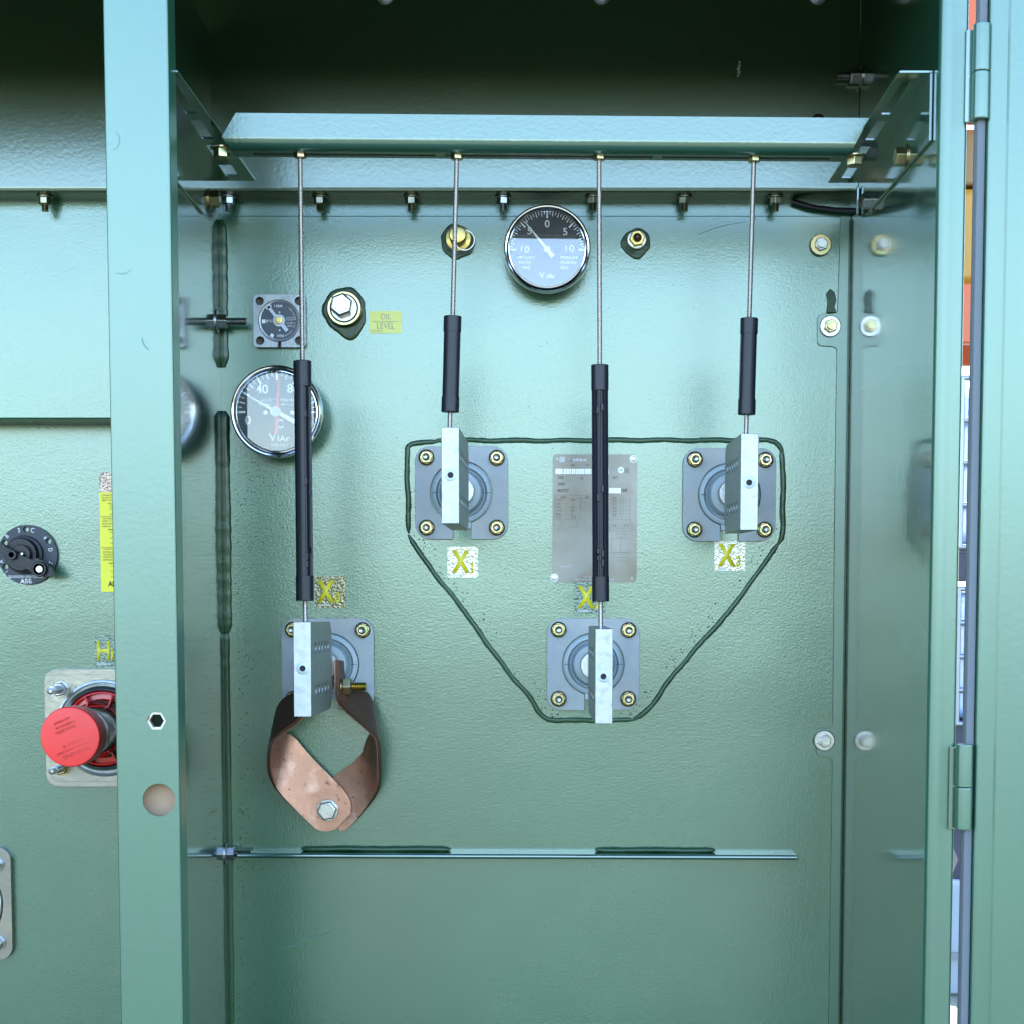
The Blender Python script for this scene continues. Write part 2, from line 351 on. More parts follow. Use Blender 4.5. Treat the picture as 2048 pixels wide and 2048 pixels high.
# black drooping sealant lip at the top right corner
bm = NB(); pl = smoothpath([P(1585, 403, -0.01), P(1625, 415, -0.012), P(1680, 421, -0.012), P(1716, 421, -0.014)], 2); tube(bm, pl, 0.0035, 8, 0.1)
mk('rubber_lip', bm, 'black', label='black rubber lip sagging at the top right corner', cat='seal')
bm = NB(); box(bm, *[P(1700, 300, -0.012).x, XR - 0.001, -0.06, -0.0475], P(1700, 440, -0.03).z, P(1700, 384, -0.03).z)
mk('corner_bracket', bm, 'side', label='small dark green corner tab under the upper wall at right', cat='bracket', bev=0.001)

# ------------------------------------------------------------------ welds (parts of the tank)
def wp(px, py, d=0.001): return P(px, py, -d)
bm = NB()
bead_path(bm, [wp(*p) for p in ((818, 1066), (815, 960), (813, 900), (818, 890), (840, 884), (880, 882))], L(5.2))
bead_path(bm, [wp(*p) for p in ((870, 880), (1000, 881), (1160, 881), (1300, 880), (1420, 881), (1500, 880), (1545, 881), (1561, 893), (1567, 915))], L(5))
bead_path(bm, [wp(*p) for p in ((1562, 893), (1566, 925), (1566, 1000), (1566, 1072), (1554, 1092))], L(5.4))
bead_path(bm, [wp(*p) for p in ((1560, 1085), (1523, 1134), (1486, 1187), (1450, 1234), (1395, 1293), (1338, 1361), (1304, 1410), (1284, 1432), (1266, 1440))], L(5))
bead_path(bm, [wp(*p) for p in ((1272, 1440), (1200, 1441), (1140, 1441), (1104, 1441), (1082, 1430), (1058, 1393), (1028, 1358), (994, 1315), (950, 1253), (911, 1198), (870, 1150), (838, 1103), (817, 1070))], L(5))
mk('weld_seam', bm, 'bead', parent=tank, ang=60)
bm = NB()
def cw(py, off, d): return Vector((XL + off, -d, P(450, py, 0).z))
bead_path(bm, [cw(y_, .0022, .0016) for y_ in (440, 520, 600, 660, 700)] + [cw(735, .003, .0016)], .0072, wob=0.0003, flat=0.42, jit=0.03)
bead_path(bm, [cw(y_, .0024, .0016) for y_ in (822, 900, 1000, 1100, 1200, 1268)], .0072, wob=0.0003, flat=0.42, jit=0.03)
bead_path(bm, [cw(y_, .0014, .0012) for y_ in (1262, 1400, 1560, 1700, 1880, 2100)], .0046, wob=0.0002, flat=0.45, jit=0.03)
mk('corner_weld', bm, 'bead', parent=tank, ang=60)
# weld spatter droplets
bm = NB()
def drop(px, py, r, d=0.0):
    p = P(px, py, -d); lathe(bm, p, (0, -1, 0), [(r, -r * .2), (r * .86, r * .45), (r * .4, r * .8)], 7)
for i in range(230):
    drop(475 + abs(random.gauss(0, 22)), random.uniform(1250, 2040), random.uniform(.0004, .0010))
for i in range(60): drop(470 + abs(random.gauss(0, 25)), random.uniform(900, 1240), random.uniform(.0004, .001))
poly = [(830, 960), (830, 1060), (900, 1165), (960, 1240), (1060, 1375), (1100, 1425), (1260, 1425), (1340, 1330), (1460, 1190), (1545, 1070), (1550, 940)]
mk('weld_spatter', bm, 'bead', parent=tank, kind='stuff')
bm = NB()
for i in range(300):
    k = random.randrange(len(poly) - 1); t = random.random(); a, b = poly[k], poly[k + 1]
    drop(a[0] * (1 - t) + b[0] * t + random.gauss(0, 9), a[1] * (1 - t) + b[1] * t + random.gauss(0, 9), random.uniform(.0004, .0011))
for i in range(150): drop(random.uniform(480, 1620), random.uniform(430, 1500), random.uniform(.0003, .0007))
for i in range(60): drop(490 + abs(random.gauss(0, 40)), random.uniform(880, 1100), random.uniform(.0004, .0009))
mk('paint_pit', bm, mat('dark_pit', (.006, .014, .01), .5), parent=tank, kind='stuff')
sc_m = mat('pale_scratch', (.06, .16, .11), .5)
def scratch(par, pts, Y, w=.0006, nm='scratch'):
    base_ = Vector(par.location) if par.type == 'EMPTY' else Vector((0, 0, 0))
    pp = resample(smoothpath([P(x, y, Y) - base_ for x, y in pts], 2), .002); b2 = NB()
    tube(b2, pp, [w * (.3 + .7 * math.sin(math.pi * (i + .5) / len(pp))) for i in range(len(pp))], 6, .2, .25); return mk(nm, b2, sc_m, parent=par)
scratch(tank, [(556, 1898), (585, 1893), (620, 1876), (665, 1862)], -.0002, .0011)
scratch(tank, [(1395, 470), (1440, 452), (1490, 444)], -.0002, .0004)
scratch(tank, [(150, 1370), (154, 1378)], 0, .0004)
# shelf-like rail near the floor
zr1 = P(1000, 1703, -0.024).z; zr0 = P(1000, 1713, -0.024).z
a = P(475, 1708, -0.02); b = P(1594, 1713, -0.02)
rail = E('bottom_rail', P(1030, 1710, 0), 'long thin green ledge bar welded across the lower wall', 'metal rail')
bm = NB(); dz = (zr1 - zr0) / 2
cx = (a.x + b.x) / 2 - rail.location.x
prism(bm, [(-.0002, -dz), (-.0002, dz), (-.022, dz)] + [(-.022 - dz * math.sin(R(t)), dz * math.cos(R(t))) for t in (30, 60, 90, 120, 150)] + [(-.022, -dz)], [], -(b.x - a.x) / 2, (b.x - a.x) / 2, 'x')
for v in bm.verts: v.co.x += cx; v.co.z += -(v.co.x) * 0.0035 + 0.0015
mk('rail_bar', bm, 'side', parent=rail, bev=0.0006)
for x0, x1, dy in ((602, 905, -1.5), (1190, 1448, -1.5)):
    bm = NB(); bead_path(bm, [P(x, 1699 + dy + (x - 600) * .004, -0.004) - rail.location for x in range(x0, x1, 20)], L(5.5), wob=0.0007, flat=1.0)
    mk('fillet_weld', bm, 'bead', parent=rail, ang=60)
# seam line below the upper lip (thin raised edge)
bm = NB(); box(bm, P(447, 437, 0).x, P(1676, 433, 0).x, -0.0012, 0.0002, zpart, P(1000, 405, 0).z + .02); mk('flange_strip', bm, 'tank', parent=tank, bev=0.0005)

# ================================================================== FRONT FRAME PIECES
pc = P(285, 1180, FY); post = E('divider_post', (pc.x, FY, -1.25), 'tall pale green channel post standing in front at left', 'post')
px0 = -832 / 1.27 * U - pc.x; px1 = -705 / 1.27 * U - pc.x
def post_pt(px, py): v = P(px, py, FY); return (v.x - pc.x, v.z + 1.25)
h1 = post_pt(312, 1442); h2 = post_pt(318, 1600); r2 = L(33, FY)
bm = NB(); prism(bm, [(px0 + .003, 0.0), (px1 - .003, 0.0), (px1 - .003, 2.03), (px0 + .003, 2.03)], [circ(h1[0], h1[1], L(20, FY), 6, R(0)), circ(h2[0], h2[1], r2, 40)], 0.0, 0.0022)
front = mk('front_face', bm, 'frame', parent=post)
bm = NB()
for s, xx in ((-1, px0), (1, px1)):
    cx = xx - s * .003
    pr = [(cx + s * .003 * math.sin(R(t)), .003 - .003 * math.cos(R(t))) for t in (0, 22, 45, 67, 90)] + [(xx, .034)] + [(xx - s * .0022, .034), (xx - s * .0022, .0045), (cx, .0022)]
    prism(bm, pr, [], 0.0, 2.03, 'z')
mk('side_return', bm, 'frame', parent=post)
bm = NB(); hx = L(31, FY); lathe(bm, (h1[0], .0026, h1[1]), (0, 1, 0), [(L(15, FY), 0), (L(30, FY), 0), (L(30, FY), .008), (L(15, FY), .008), (L(15, FY), 0)], 6, 0, False, False)
mk('weld_nut', bm, 'rust', parent=post, bev=0.0004)
bm = NB(); box(bm, px0 + .006, px1 - .006, .020, .022, h2[1] - .05, h2[1] + .035); mk('backing_plate', bm, 'tan', parent=post)

for pts_, w_ in (([(284, 675), (287, 690), (298, 700)], .0007), ([(232, 546), (248, 549), (262, 540)], .0004), ([(232, 262), (240, 275), (238, 292), (226, 300)], .0004), ([(262, 1419), (270, 1430), (285, 1432)], .0005), ([(290, 1390), (300, 1396)], .0004), ([(275, 1540), (282, 1552)], .0006)): scratch(post, pts_, FY - .0001, w_)
# open door hinged on the right frame
dx = P(1980, 1180, FY - 0.01).x
door = E('cabinet_door', (dx, FY - 0.012, -1.25), 'open green cabinet door at the right edge with two barrel hinges', 'door')
xg = xe
x_in = P(1958, 1180, FY - .012).x - dx - .004
bm = NB()
pr = [(x_in + .004, 0.004), (x_in + .0055, 0.0015), (x_in + .009, 0.0), (x_in + .022, 0.0), (x_in + .024, -.0022), (.9, -.0022), (.9, .0), (x_in + .025, .0), (x_in + .0225, .0022), (x_in + .010, .0022), (x_in + .0065, .004), (x_in + .006, .030), (x_in + .004, .030)]
prism(bm, pr, [], 0, 1.99, 'z'); mk('door_panel', bm, 'frame', parent=door)
bm = NB(); box(bm, x_in - .0045, x_in + .0036, .006, .022, 0, 1.99); mk('edge_strip', bm, 'gasket', parent=door, bev=0.001)
for (ya, yb, xa) in ((50, 240, 1961), (1489, 1658, 1927)):
    h = bpy.data.objects.new('hinge', None); COL.objects.link(h); h.parent = door
    top = P(xa, ya, FY - 0.006); bot = P(xa, yb, FY - 0.006); base = Vector((door.location))
    hc = (top.x) - base.x
    cxx = xg + (0.0105) - base.x if False else (P(xa, (ya + yb) / 2, FY - .006).x - base.x)
    h.location = (cxx, .004, (top.z + bot.z) / 2 - base.z); hh = (top.z - bot.z) / 2; rr = L(16.5, FY)
    bm = NB(); lathe(bm, (0, 0, .0004), (0, 0, 1), [(rr * .93, 0), (rr, .0012), (rr, hh - .0012), (rr * .9, hh)], 28); mk('hinge_barrel', bm, 'frame', parent=h)
    bm = NB(); lathe(bm, (0, 0, -hh), (0, 0, 1), [(rr * .9, 0), (rr, .0012), (rr, hh - .0016), (rr * .93, hh - .0004)], 28); mk('hinge_barrel', bm, 'frame', parent=h)
    bm = NB(); box(bm, -rr - .005, -rr * .3, .006, .009, -hh * 1.02, hh * .93); box(bm, rr * .2, rr + .003, .007, .010, -hh, hh); mk('hinge_leaf', bm, 'side', parent=h, bev=.0005)

# ================================================================== BAR + BRACKETS
BY = -0.284
def bz(px, py): return P(px, py, BY).z
bl, br_ = P(437, 245, BY), P(1738, 255, BY)
bar = E('support_bar', (bl.x, BY, P(437, 303, -.27).z), 'long glossy green angle bar running across under the upper wall', 'bar')
base = Vector(bar.location); blen = br_.x - bl.x
def barslope(o): o.rotation_euler = (0, R(0.46), 0)
barslope(bar)
hgt = P(600, 226, BY).z - P(600, 299, BY + .004).z
fl = [(.0105, 0.0), (.037, 0.0)]
bm = NB()
rb = .0125
prof = [(0.0022 + .0, hgt), (0.0, hgt)] + [(rb - rb * math.cos(R(t)), rb - rb * math.sin(R(t))) for t in range(0, 91, 10)] + [(.037, 0.0), (.037, .0022), (rb, .0022)] + [(rb - (rb - .0022) * math.cos(R(t)), rb - (rb - .0022) * math.sin(R(t))) for t in range(80, -1, -10)]
prism(bm, prof, [], 0.0, blen, 'x')
for v in bm.verts:   # clipped upper left corner
    if v.co.x < 1e-6: v.co.x += max(0, (v.co.z - hgt * .45) / (hgt * .55)) * .0185 + max(0, 1 - v.co.z / (hgt * .45)) * .012
    elif v.co.x > blen - 1e-6: v.co.x -= max(0, 1 - v.co.z / hgt) * .020
mk('bar_body', bm, 'bar', parent=bar)
# dark slots along the under-flange (thin recessed strips)
for x0, x1 in ((500, 870), (890, 1310), (1330, 1670)):
    a0 = (x0 - 437) / 1303 * blen; a1 = (x1 - 437) / 1303 * blen
    bm = NB(); box(bm, a0, a1, .0225, .0250, -.0006, .0010); mk('slot', bm, 'void', parent=bar)

def bracket(side):
    XW = XR if side > 0 else XL
    lab = 'slotted green angle bracket running front to back on the %s' % ('right side wall' if side > 0 else 'left divider wall')
    if side > 0: pf, pb = P(1797, 146, -.435), P(1656, 366, -.110)
    else: pf, pb = P(357, 145, -.435), P(511, 362, -.110)
    wf, wb = Vector((XW - side * .0006, -.435, pf.z)), Vector((XW - side * .0006, -.110, pb.z))
    t = E('slotted_bracket', wb, lab, 'bracket')
    # flange drawn in plan (u across from the wall, v along), then lifted onto the gentle rise of the bracket
    sl = []
    for v0, v1 in ((.05, .17), (.24, .37), (.43, .60), (.66, .93)): sl.append([(.50, v0), (.74, v0), (.74, v1), (.50, v1)])
    bm = NB(); prism(bm, [(0, 0), (1, 0), (1, .985), (.97, 1), (0, 1)], sl, 0, .0028, 'z')
    for v in bm.verts:
        u, w, h = v.co; a_ = wb.lerp(wf, w); b_ = pb.lerp(pf, w); q_ = a_.lerp(b_, u); v.co = q_ - wb + Vector((0, 0, h))
    mk('slotted_flange', bm, 'side', parent=t, bev=0.0005)
    bm = NB(); lb, lf = PX(1737, 429, XR).z, PX(1866, 280, XR).z
    prism(bm, [(0, .0), (wf.y - wb.y, wf.z - wb.z), (wf.y - wb.y, lf - wb.z), (.0, lb - wb.z)], [], 0, -side * .0028, 'x')
    mk('wall_flange', bm, 'side', parent=t, bev=0.0005)
    return t
bracket(1); bracket(-1)

# ------------------------------------------------------------------ bolts
def bolt(name, loc, axis, label, cat='bolt', group=None, wr=.011, nr=.0088, nh=.009, sr=.0045, sl=.014, m='zinc', wm=None, ph=0.0, head=False, wt=.0018):
    t = E(name, loc, label, cat, group); ax = Vector(axis)
    bm = NB(); lathe(bm, ax * .0002, ax, [(wr, 0), (wr, wt * .7), (wr * .93, wt)], 32); mk('washer', bm, wm or m, parent=t)
    bm = NB(); hexa(bm, ax * wt, ax, nr, nh, ph); mk('bolt_head' if head else 'nut', bm, m, parent=t, bev=.0003)
    if sl:
        bm = NB(); thread(bm, ax * (wt + nh), ax, sr, sl, .0016, 14); mk('stud', bm, m if m != 'yzinc' else 'yzinc', parent=t)
    return t
ords = ['leftmost', 'second', 'third', 'fourth', 'fifth', 'sixth', 'rightmost']
Zl = zl
# first bolt left of the post, then seven to the right
for i, px in enumerate([90, 457, 640, 823, 1006, 1186, 1369, 1551]):
    p = PZ(px, 399, Zl - .0004); p = Vector((px_ := P(px, 400, -.024).x, -.024, Zl - .0004))
    if i == 0: lab = 'flange bolt hanging under the upper wall left of the pale post'
    elif i == 1: lab = 'flange bolt in the left corner, first right of the pale post, under the upper wall'
    elif i == 7: lab = 'flange bolt nearest the right corner, hanging under the upper wall'
    else: lab = ['', '', 'flange bolt second from the left corner under the upper wall beside the first rod',
                 'flange bolt third from the left corner, between the first and second rods',
                 'flange bolt just left of the pressure gauge under the upper wall',
                 'flange bolt right of the pressure gauge, partly behind the third rod',
                 'flange bolt midway between the third and fourth rods under the upper wall'][i]
    bolt('flange_bolt', p, (0, 0, -1), lab, 'bolt', 'flange bolts under the upper wall', wr=.0098, nr=.0078, nh=.0085, sr=.0046, sl=.0085, m='zinc' if i in (1, 4) else 'dullbolt', ph=R(random.choice((0, 8, 20, 30))))
b_ = bolt('divider_bolt', PX(434, 643, XL), (1, 0, 0), 'long zinc stud and nut sticking out of the divider left of the level gauge', 'bolt', None, wr=.0145, nr=.0095, nh=.011, sr=.0052, sl=.0245)
b_ = bolt('divider_bolt', PX(452, 1707, XL), (1, 0, 0), 'zinc stud and nut at the left end of the lower ledge bar', 'bolt', None, wr=.0145, nr=.0095, nh=.010, sr=.0055, sl=.022)
bolt('divider_bolt', PX(419, 398, XL), (1, 0, 0), 'hex bolt head on the divider just under the left slotted bracket', 'bolt', None, wr=.0125, nr=.0105, nh=.011, sl=0, m='yzinc', head=True)
bolt('side_bolt', PX(1723, 152, XR), (-1, 0, 0), 'stud and nut poking from the dark upper right corner', 'bolt', None, wr=.0125, nr=.0095, nh=.012, sr=.005, sl=.017, m='zinc')
bolt('side_bolt', PX(1812, 313, XR - .0035), (-1, 0, 0), 'hex bolt head through the right slotted bracket onto the side wall', 'bolt', None, wr=.0125, nr=.0105, nh=.010, sl=0, m='yzinc', head=True)
bolt('side_bolt', PX(1745, 402, XR), (-1, 0, 0), 'hex bolt head under the rear end of the right slotted bracket', 'bolt', None, wr=.0125, nr=.0100, nh=.011, sl=0, m='zinc', head=True)
for px, py, lab in ((443, 303, 'brassy hex bolt joining the bar to the left slotted bracket'), (1709, 319, 'brassy hex bolt joining the bar to the right slotted bracket')):
    p = P(px, py - 8, -.262)
    bolt('bracket_bolt', p, (0, 0, -1), lab, 'bolt', None, wr=.0125, nr=.0092, nh=.010, sl=0, m='yzinc', head=True, ph=R(10))
# washers and nuts on the right joint
for px, py, lab, m, wm in ((1641, 490, 'nut on a wide yellowish washer at the upper right of the wall', 'zinc', 'yzinc'),
                       (1660, 653, 'nut on a white washer on the upper tab of the right strip', 'yzinc', 'zinc'),
                       (1648, 1481, 'nut on a white washer on the lower tab of the right strip', 'zinc', 'zinc')):
    bolt('washer_nut', P(px, py, -.0035), (0, -1, 0), lab, 'bolt', None, wr=L(21), nr=L(13.5), nh=.006, sr=L(8), sl=.006, m=m, wm=wm, wt=.003, ph=R(20))
# round screw heads at the very top
for px, lab in ((770, 'left'), (1203, 'middle'), (1636, 'right')):
    bm = NB(); lathe(bm, (0, 0, 0), (0, -1, 0), [(L(18), 0), (L(18), .002), (L(15), .004), (L(9), .006), (L(3), .0068)], 28)
    mk('screw_head', bm, 'zinc', loc=P(px, -11, -.0472), label='%s of the three rounded screw heads at the top edge' % lab, cat='screw', group='rounded screw heads along the top edge')
bm = NB(); lathe(bm, (0, 0, 0), (0, -1, 0), [(L(14), 0), (L(14), .002), (L(12), .005), (L(5), .0075)], 28)
mk('plug_cap', bm, 'brass', loc=P(1636, 243, -.0472), label='yellow plug cap peeking above the bar at the right', cat='plug')
bm = NB(); random.seed(3)
for i in range(5):
    p = Vector((random.uniform(-.002, .002), 0, -.008 + .004 * i)); lathe(bm, p, (0, -1, 0), [(.0022 - .0003 * abs(i - 2), 0), (.0010, .0006)], 7)
mk('paint_chip', bm, mat('pale_scuff', (0.25, 0.33, 0.28), .7), loc=P(1478, 138, -.0472), label='small pale scuff on the dark upper wall', cat='scuff')

# ================================================================== SUPPORT RODS
def sleeve_mesh(length, R_, grooves, col=0.16, gd=.35):
    """tube whose middle part carries grooves (angles, half width); ends are full collars"""
    bm = NB(); seg = 48; c0 = col * length if length < .15 else .028; c1 = c0
    zsx = [0, -.0006, -c0, -c0 - .0001, -(length - c1), -(length - c1) - .0001, -length + .0006, -length]
    rings = []
    for i, z in enumerate(zsx):
        ring = []
        for k in range(seg):
            a = 2 * math.pi * k / seg; r = R_ * (0.95 if i in (0, 7) else 1)
            if 3 <= i <= 4:
                r *= .95
                for g, hw in grooves:
                    d = abs((a - g + math.pi) % (2 * math.pi) - math.pi)
                    if d < hw: r = R_ * (1 - gd)
            ring.append(bm.verts.new((r * math.cos(a), r * math.sin(a), z)))
        rings.append(ring)
    for A, B in zip(rings, rings[1:]):
        for k in range(seg): bm.faces.new((A[k], A[(k + 1) % seg], B[(k + 1) % seg], B[k]))
    bm.faces.new(rings[0]); bm.faces.new(list(reversed(rings[-1])))
    return bm
rods = [(600, 300, 610.5, 1247, 717, 1201, [(-62, 13), (-30, 11), (118, 13)], 17.8, 'first support rod from the left, with a long black sleeve in front of the thermometer'),
        (914, 303, 899.5, 858, 631, 824, [(-8, 12), (188, 12)], 17.6, 'second support rod from the left, short black sleeve, above the X1 terminal'),
        (1198, 304, 1201.5, 1262, 725, 1202, [(-112, 11), (-72, 11), (60, 12)], 17.2, 'third support rod, with a long slotted black sleeve in front of the nameplate'),
        (1508, 308, 1492, 870, 635, 829, [(-8, 12), (188, 12)], 17.4, 'fourth support rod at right, short black sleeve, above the right terminal')]
RYY = -0.262
for (xa, ya, xb, yb, s0, s1, gr, rpx, lab) in rods:
    a = P(xa, ya, RYY); b = P(xb, yb, RYY - (0.0 if yb < 1000 else .0)); v = b - a; ln = v.length
    t = E('support_rod', a, lab, 'support rod', 'threaded support rods hanging from the bar')
    t.rotation_mode = 'QUATERNION'; t.rotation_quaternion = Vector((0, 0, -1)).rotation_difference(v.normalized())
    bm = NB(); thread(bm, (0, 0, .006), (0, 0, -1), L(5.2, RYY), ln + .012, .0016, 12); mk('threaded_rod', bm, 'steel', parent=t)
    bm = NB(); lathe(bm, (0, 0, -.001), (0, 0, -1), [(L(15, RYY), 0), (L(15, RYY), .0014), (L(13.5, RYY), .0018)], 28); mk('washer', bm, 'yzinc', parent=t)
    bm = NB(); hexa(bm, (0, 0, -.0028), (0, 0, -1), L(12.5, RYY), .0062, R(15)); mk('nut', bm, 'yzinc', parent=t, bev=.0003)
    k0 = (s0 - ya) / (yb - ya) * ln; k1 = (s1 - ya) / (yb - ya) * ln
    bm = sleeve_mesh(k1 - k0, L(rpx, RYY), [(R(g), R(h)) for g, h in gr])
    sl = mk('insulating_sleeve', bm, 'black', parent=t, loc=(0, 0, -k0), ang=30)
    if k1 - k0 > .15:
        Rr = L(rpx, RYY)
        for zz in (-.05, -.14, -.22, -(k1 - k0) + .05):
            for g, h in gr[:2]:
                a_ = R(g); bm = NB(); box(bm, -.0016, .0016, -.0016, .0016, -.004, .004)
                mk('bridge_rib', bm, 'black', parent=sl, bev=.0005, loc=(Rr * .74 * math.cos(a_), Rr * .74 * math.sin(a_), zz + random.uniform(-.01, .01)))
# ================================================================== BUSHINGS
def flange_nut(parent, x, z, y=-.008, m='yzinc', sl=.007):
    h = bpy.data.objects.new('flange_nut', None); COL.objects.link(h); h.parent = parent; h.location = (x, y, z)
    ph = R(random.uniform(0, 60))
    bm = NB(); lathe(bm, (0, 0, 0), (0, -1, 0), [(L(16), 0), (L(16), .0012), (L(13), .003)], 30); hexa(bm, (0, -.0025, 0), (0, -1, 0), L(13.5), .0065, ph); mk('nut', bm, m, parent=h, bev=.0003)
    bm = NB(); rs = L(7.5); lathe(bm, (0, -.008, 0), (0, -1, 0), [(rs, 0), (rs, .001), (rs * .85, .0015), (rs, .002), (rs, .003), (rs * .85, .0035), (rs, .004), (rs * .95, sl - .001), (rs * .7, sl), (rs * .3, sl - .0012)], 18); mk('stud', bm, 'zinc', parent=h)
def make_bushing():
    t = E('bushing', (0, 0, 0), 'x', 'bushing', 'grey low voltage bushings with aluminium spades')
    w = L(92); h = L(91.5); c = L(30)
    o = rrect(-w, w, -h, h, c, 7)
    # notch at the bottom: rebuild the lower edge through the round opening
    nb0, nb1 = L(-17.5), L(19.5); r = L(62.5)
    up = [p for p in o]
    # insert notch between the lower-left and lower-right arcs
    k = next(i for i, p in enumerate(up) if p[1] < -h + 1e-6 and p[0] < 0)   # last of lower-left arc
    zr = -math.sqrt(r * r - nb1 * nb1); zl_ = -math.sqrt(r * r - nb0 * nb0)
    a1 = math.atan2(zr, nb1); a0 = math.atan2(zl_, nb0)
    ring = [(r * math.cos(a), r * math.sin(a)) for a in [a0 - (2 * math.pi - (a1 - a0)) * i / 60 for i in range(61)]]
    pts = up[:k + 1] + [(nb0, -h)] + ring + [(nb1, -h)] + up[k + 1:]
    bm = NB(); prism(bm, pts, [], -.0075, -.0003); mk('clamp_plate', bm, 'clamp', parent=t, bev=.0008)
    for x, z in ((-69, 69), (70, 68), (-69, -69), (70, -69)): flange_nut(t, L(x), L(z))
    bm = NB()
    lathe(bm, (0, 0, 0), (0, -1, 0), [(L(60.5), .001), (L(60.5), .006), (L(59), .0078), (L(52), .009), (L(50), .0085), (L(47), .003), (L(45), .003), (L(42.5), .010), (L(41), .018), (L(39.5), .022), (L(37), .023), (L(20), .0235)], 64)
    box(bm, L(-16), L(18), -.006, -.0005, L(-70), L(-55))
    body = mk('insulator_body', bm, 'epoxy', parent=t, ang=50)
    for s_ in (-1, 1):
        bm = NB(); box(bm, *sorted((s_ * L(58), s_ * L(46.5))), -.0094, -.0088, -.0003, .0003); mk('mould_line', bm, 'dkgrey', parent=body)
    bm = NB(); lathe(bm, (0, -.0235, 0), (0, -1, 0), [(L(27), 0), (L(27), .020), (L(26), .0215), (L(12), .0218)], 40); mk('stud_face', bm, 'cap_face', parent=t)
    hw = L(17.6, -.276); H = .0531; Ln = .186
    holes = []
    for zz in (.0235, -.0255):
        for j in range(5): holes.append(circ(.040 + j * .0275, zz, .0069, 18))
    bm = NB(); prism(bm, [(0, -H), (0, H), (Ln - .014, H), (Ln, H - .012), (Ln, -H + .012), (Ln - .014, -H)], holes, -hw, hw, 'x')
    sp = mk('spade_terminal', bm, 'alu', parent=t, bev=.0006)
    bm = NB(); lathe(bm, (0, -.0002, 0), (0, 1, 0), [(.0035, 0), (.0035, .0006), (.0002, .0007)], 20); mk('set_hole', bm, 'void', parent=sp)
    bm = NB(); rg = []; lathe(bm, (0, .00005, 0), (0, -1, 0), [(.0036, 0), (.0072, 0), (.0064, .0005), (.0036, .0007), (.0036, 0)], 9, 0, False, False); mk('hole_burr', bm, mat('scuffed_metal', (.35, .42, .44), .5, .8), parent=sp)
    return t
B0 = make_bushing()
bsp = [((657, 1328), (604.5, 1339, 647, 1330), (605, 1337), 'bushing at lower left whose spade carries the copper strap'),
       ((923.5, 986), (900.5, 951, 921, 974), (901, 950), 'bushing at upper left inside the welded outline, under the second rod'),
       ((1186, 1328), (1208, 1353, 1192.5, 1338), (1207, 1353), 'bushing at the bottom centre inside the welded outline, below the nameplate'),
       ((1457.5, 990), (1499, 964, 1466, 980), (1498.5, 965), 'bushing at upper right inside the welded outline, under the fourth rod')]
for i, (c, s, hole, lab) in enumerate(bsp):
    t = B0 if i == 0 else copy_tree(B0)
    t['label'] = lab; t.location = P(c[0], c[1], 0)
    sp = next(k for k in t.children if k.name.startswith('spade_terminal'))
    fa = P(s[0], s[1], -.276); fb = P(s[2], s[3], -.092); v = (fb - fa).normalized()
    sp.location = fa - Vector(t.location)
    sp.rotation_euler = (math.asin(max(-1, min(1, v.z))), 0, -math.atan2(v.x, v.y))
    hp = P(hole[0], hole[1], -.2765) - fa
    for k in sp.children: k.location = (hp.x, 0, hp.z)

# ================================================================== COPPER STRAP
STR = E('copper_strap', P(655, 1620, 0), 'laminated copper strap looped from the lower left spade down to the wall', 'ground strap')
SB = Vector(STR.location)
def ribbon(stations, k0, k1, t, sgn):
    bms = NB(); st = [(P(*a[:2], -a[2]) - SB, P(*b[:2], -b[2]) - SB) for a, b in stations]
    # refine
    fr = smoothpath([s[0] for s in st], 1); bk = smoothpath([s[1] for s in st], 1)
    N = len(fr); nor = []
    for i in range(N):
        tang = (fr[min(i + 1, N - 1)] + bk[min(i + 1, N - 1)] - fr[max(i - 1, 0)] - bk[max(i - 1, 0)])
        n = tang.cross(bk[i] - fr[i]).normalized() * sgn; nor.append(n)
    for k in range(k0, k1):
        o0 = k * t * 1.28; o1 = o0 + t; rows = []
        for i in range(N):
            n = nor[i]; A, B = fr[i], bk[i]
            rows.append([bms.verts.new(A + n * o0), bms.verts.new(B + n * o0), bms.verts.new(B + n * o1), bms.verts.new(A + n * o1)])
        for r0, r1 in zip(rows, rows[1:]):
            for j in range(4): bms.faces.new((r0[j], r0[(j + 1) % 4], r1[(j + 1) % 4], r1[j]))
        bms.faces.new(rows[0]); bms.faces.new(list(reversed(rows[-1])))
    return bms
right = [((669, 1320, .082), (679, 1322, .035)), ((669, 1360, .082), (681, 1352, .035)), ((669, 1396, .082), (690, 1374, .035)), ((680, 1416, .082), (705, 1377, .033)), ((745, 1471, .082), (734, 1392, .030)), ((753, 1484, .078), (744, 1420, .028)),
         ((755, 1530, .062), (746, 1455, .015)), ((755, 1572, .045), (733, 1478, .008)), ((742, 1602, .024), (722, 1514, .007)), ((700, 1655, .010), (668, 1552, .007)), ((680, 1664, .009), (640, 1575, .007))]
left = [((612, 1422, .082), (592, 1390, .034)), ((611, 1436, .082), (575, 1398, .032)), ((555, 1478, .082), (562, 1412, .030)), ((544, 1492, .080), (555, 1440, .026)),
        ((541, 1530, .066), (556, 1475, .022)), ((545, 1556, .050), (566, 1466, .020)), ((556, 1583, .034), (586, 1470, .018)), ((600, 1628, .022), (620, 1512, .017)), ((628, 1655, .018), (664, 1556, .016)), ((640, 1662, .0165), (690, 1583, .016)), ((655, 1663, .016), (703, 1608, .016)), ((672, 1658, .016), (700, 1628, .016))]
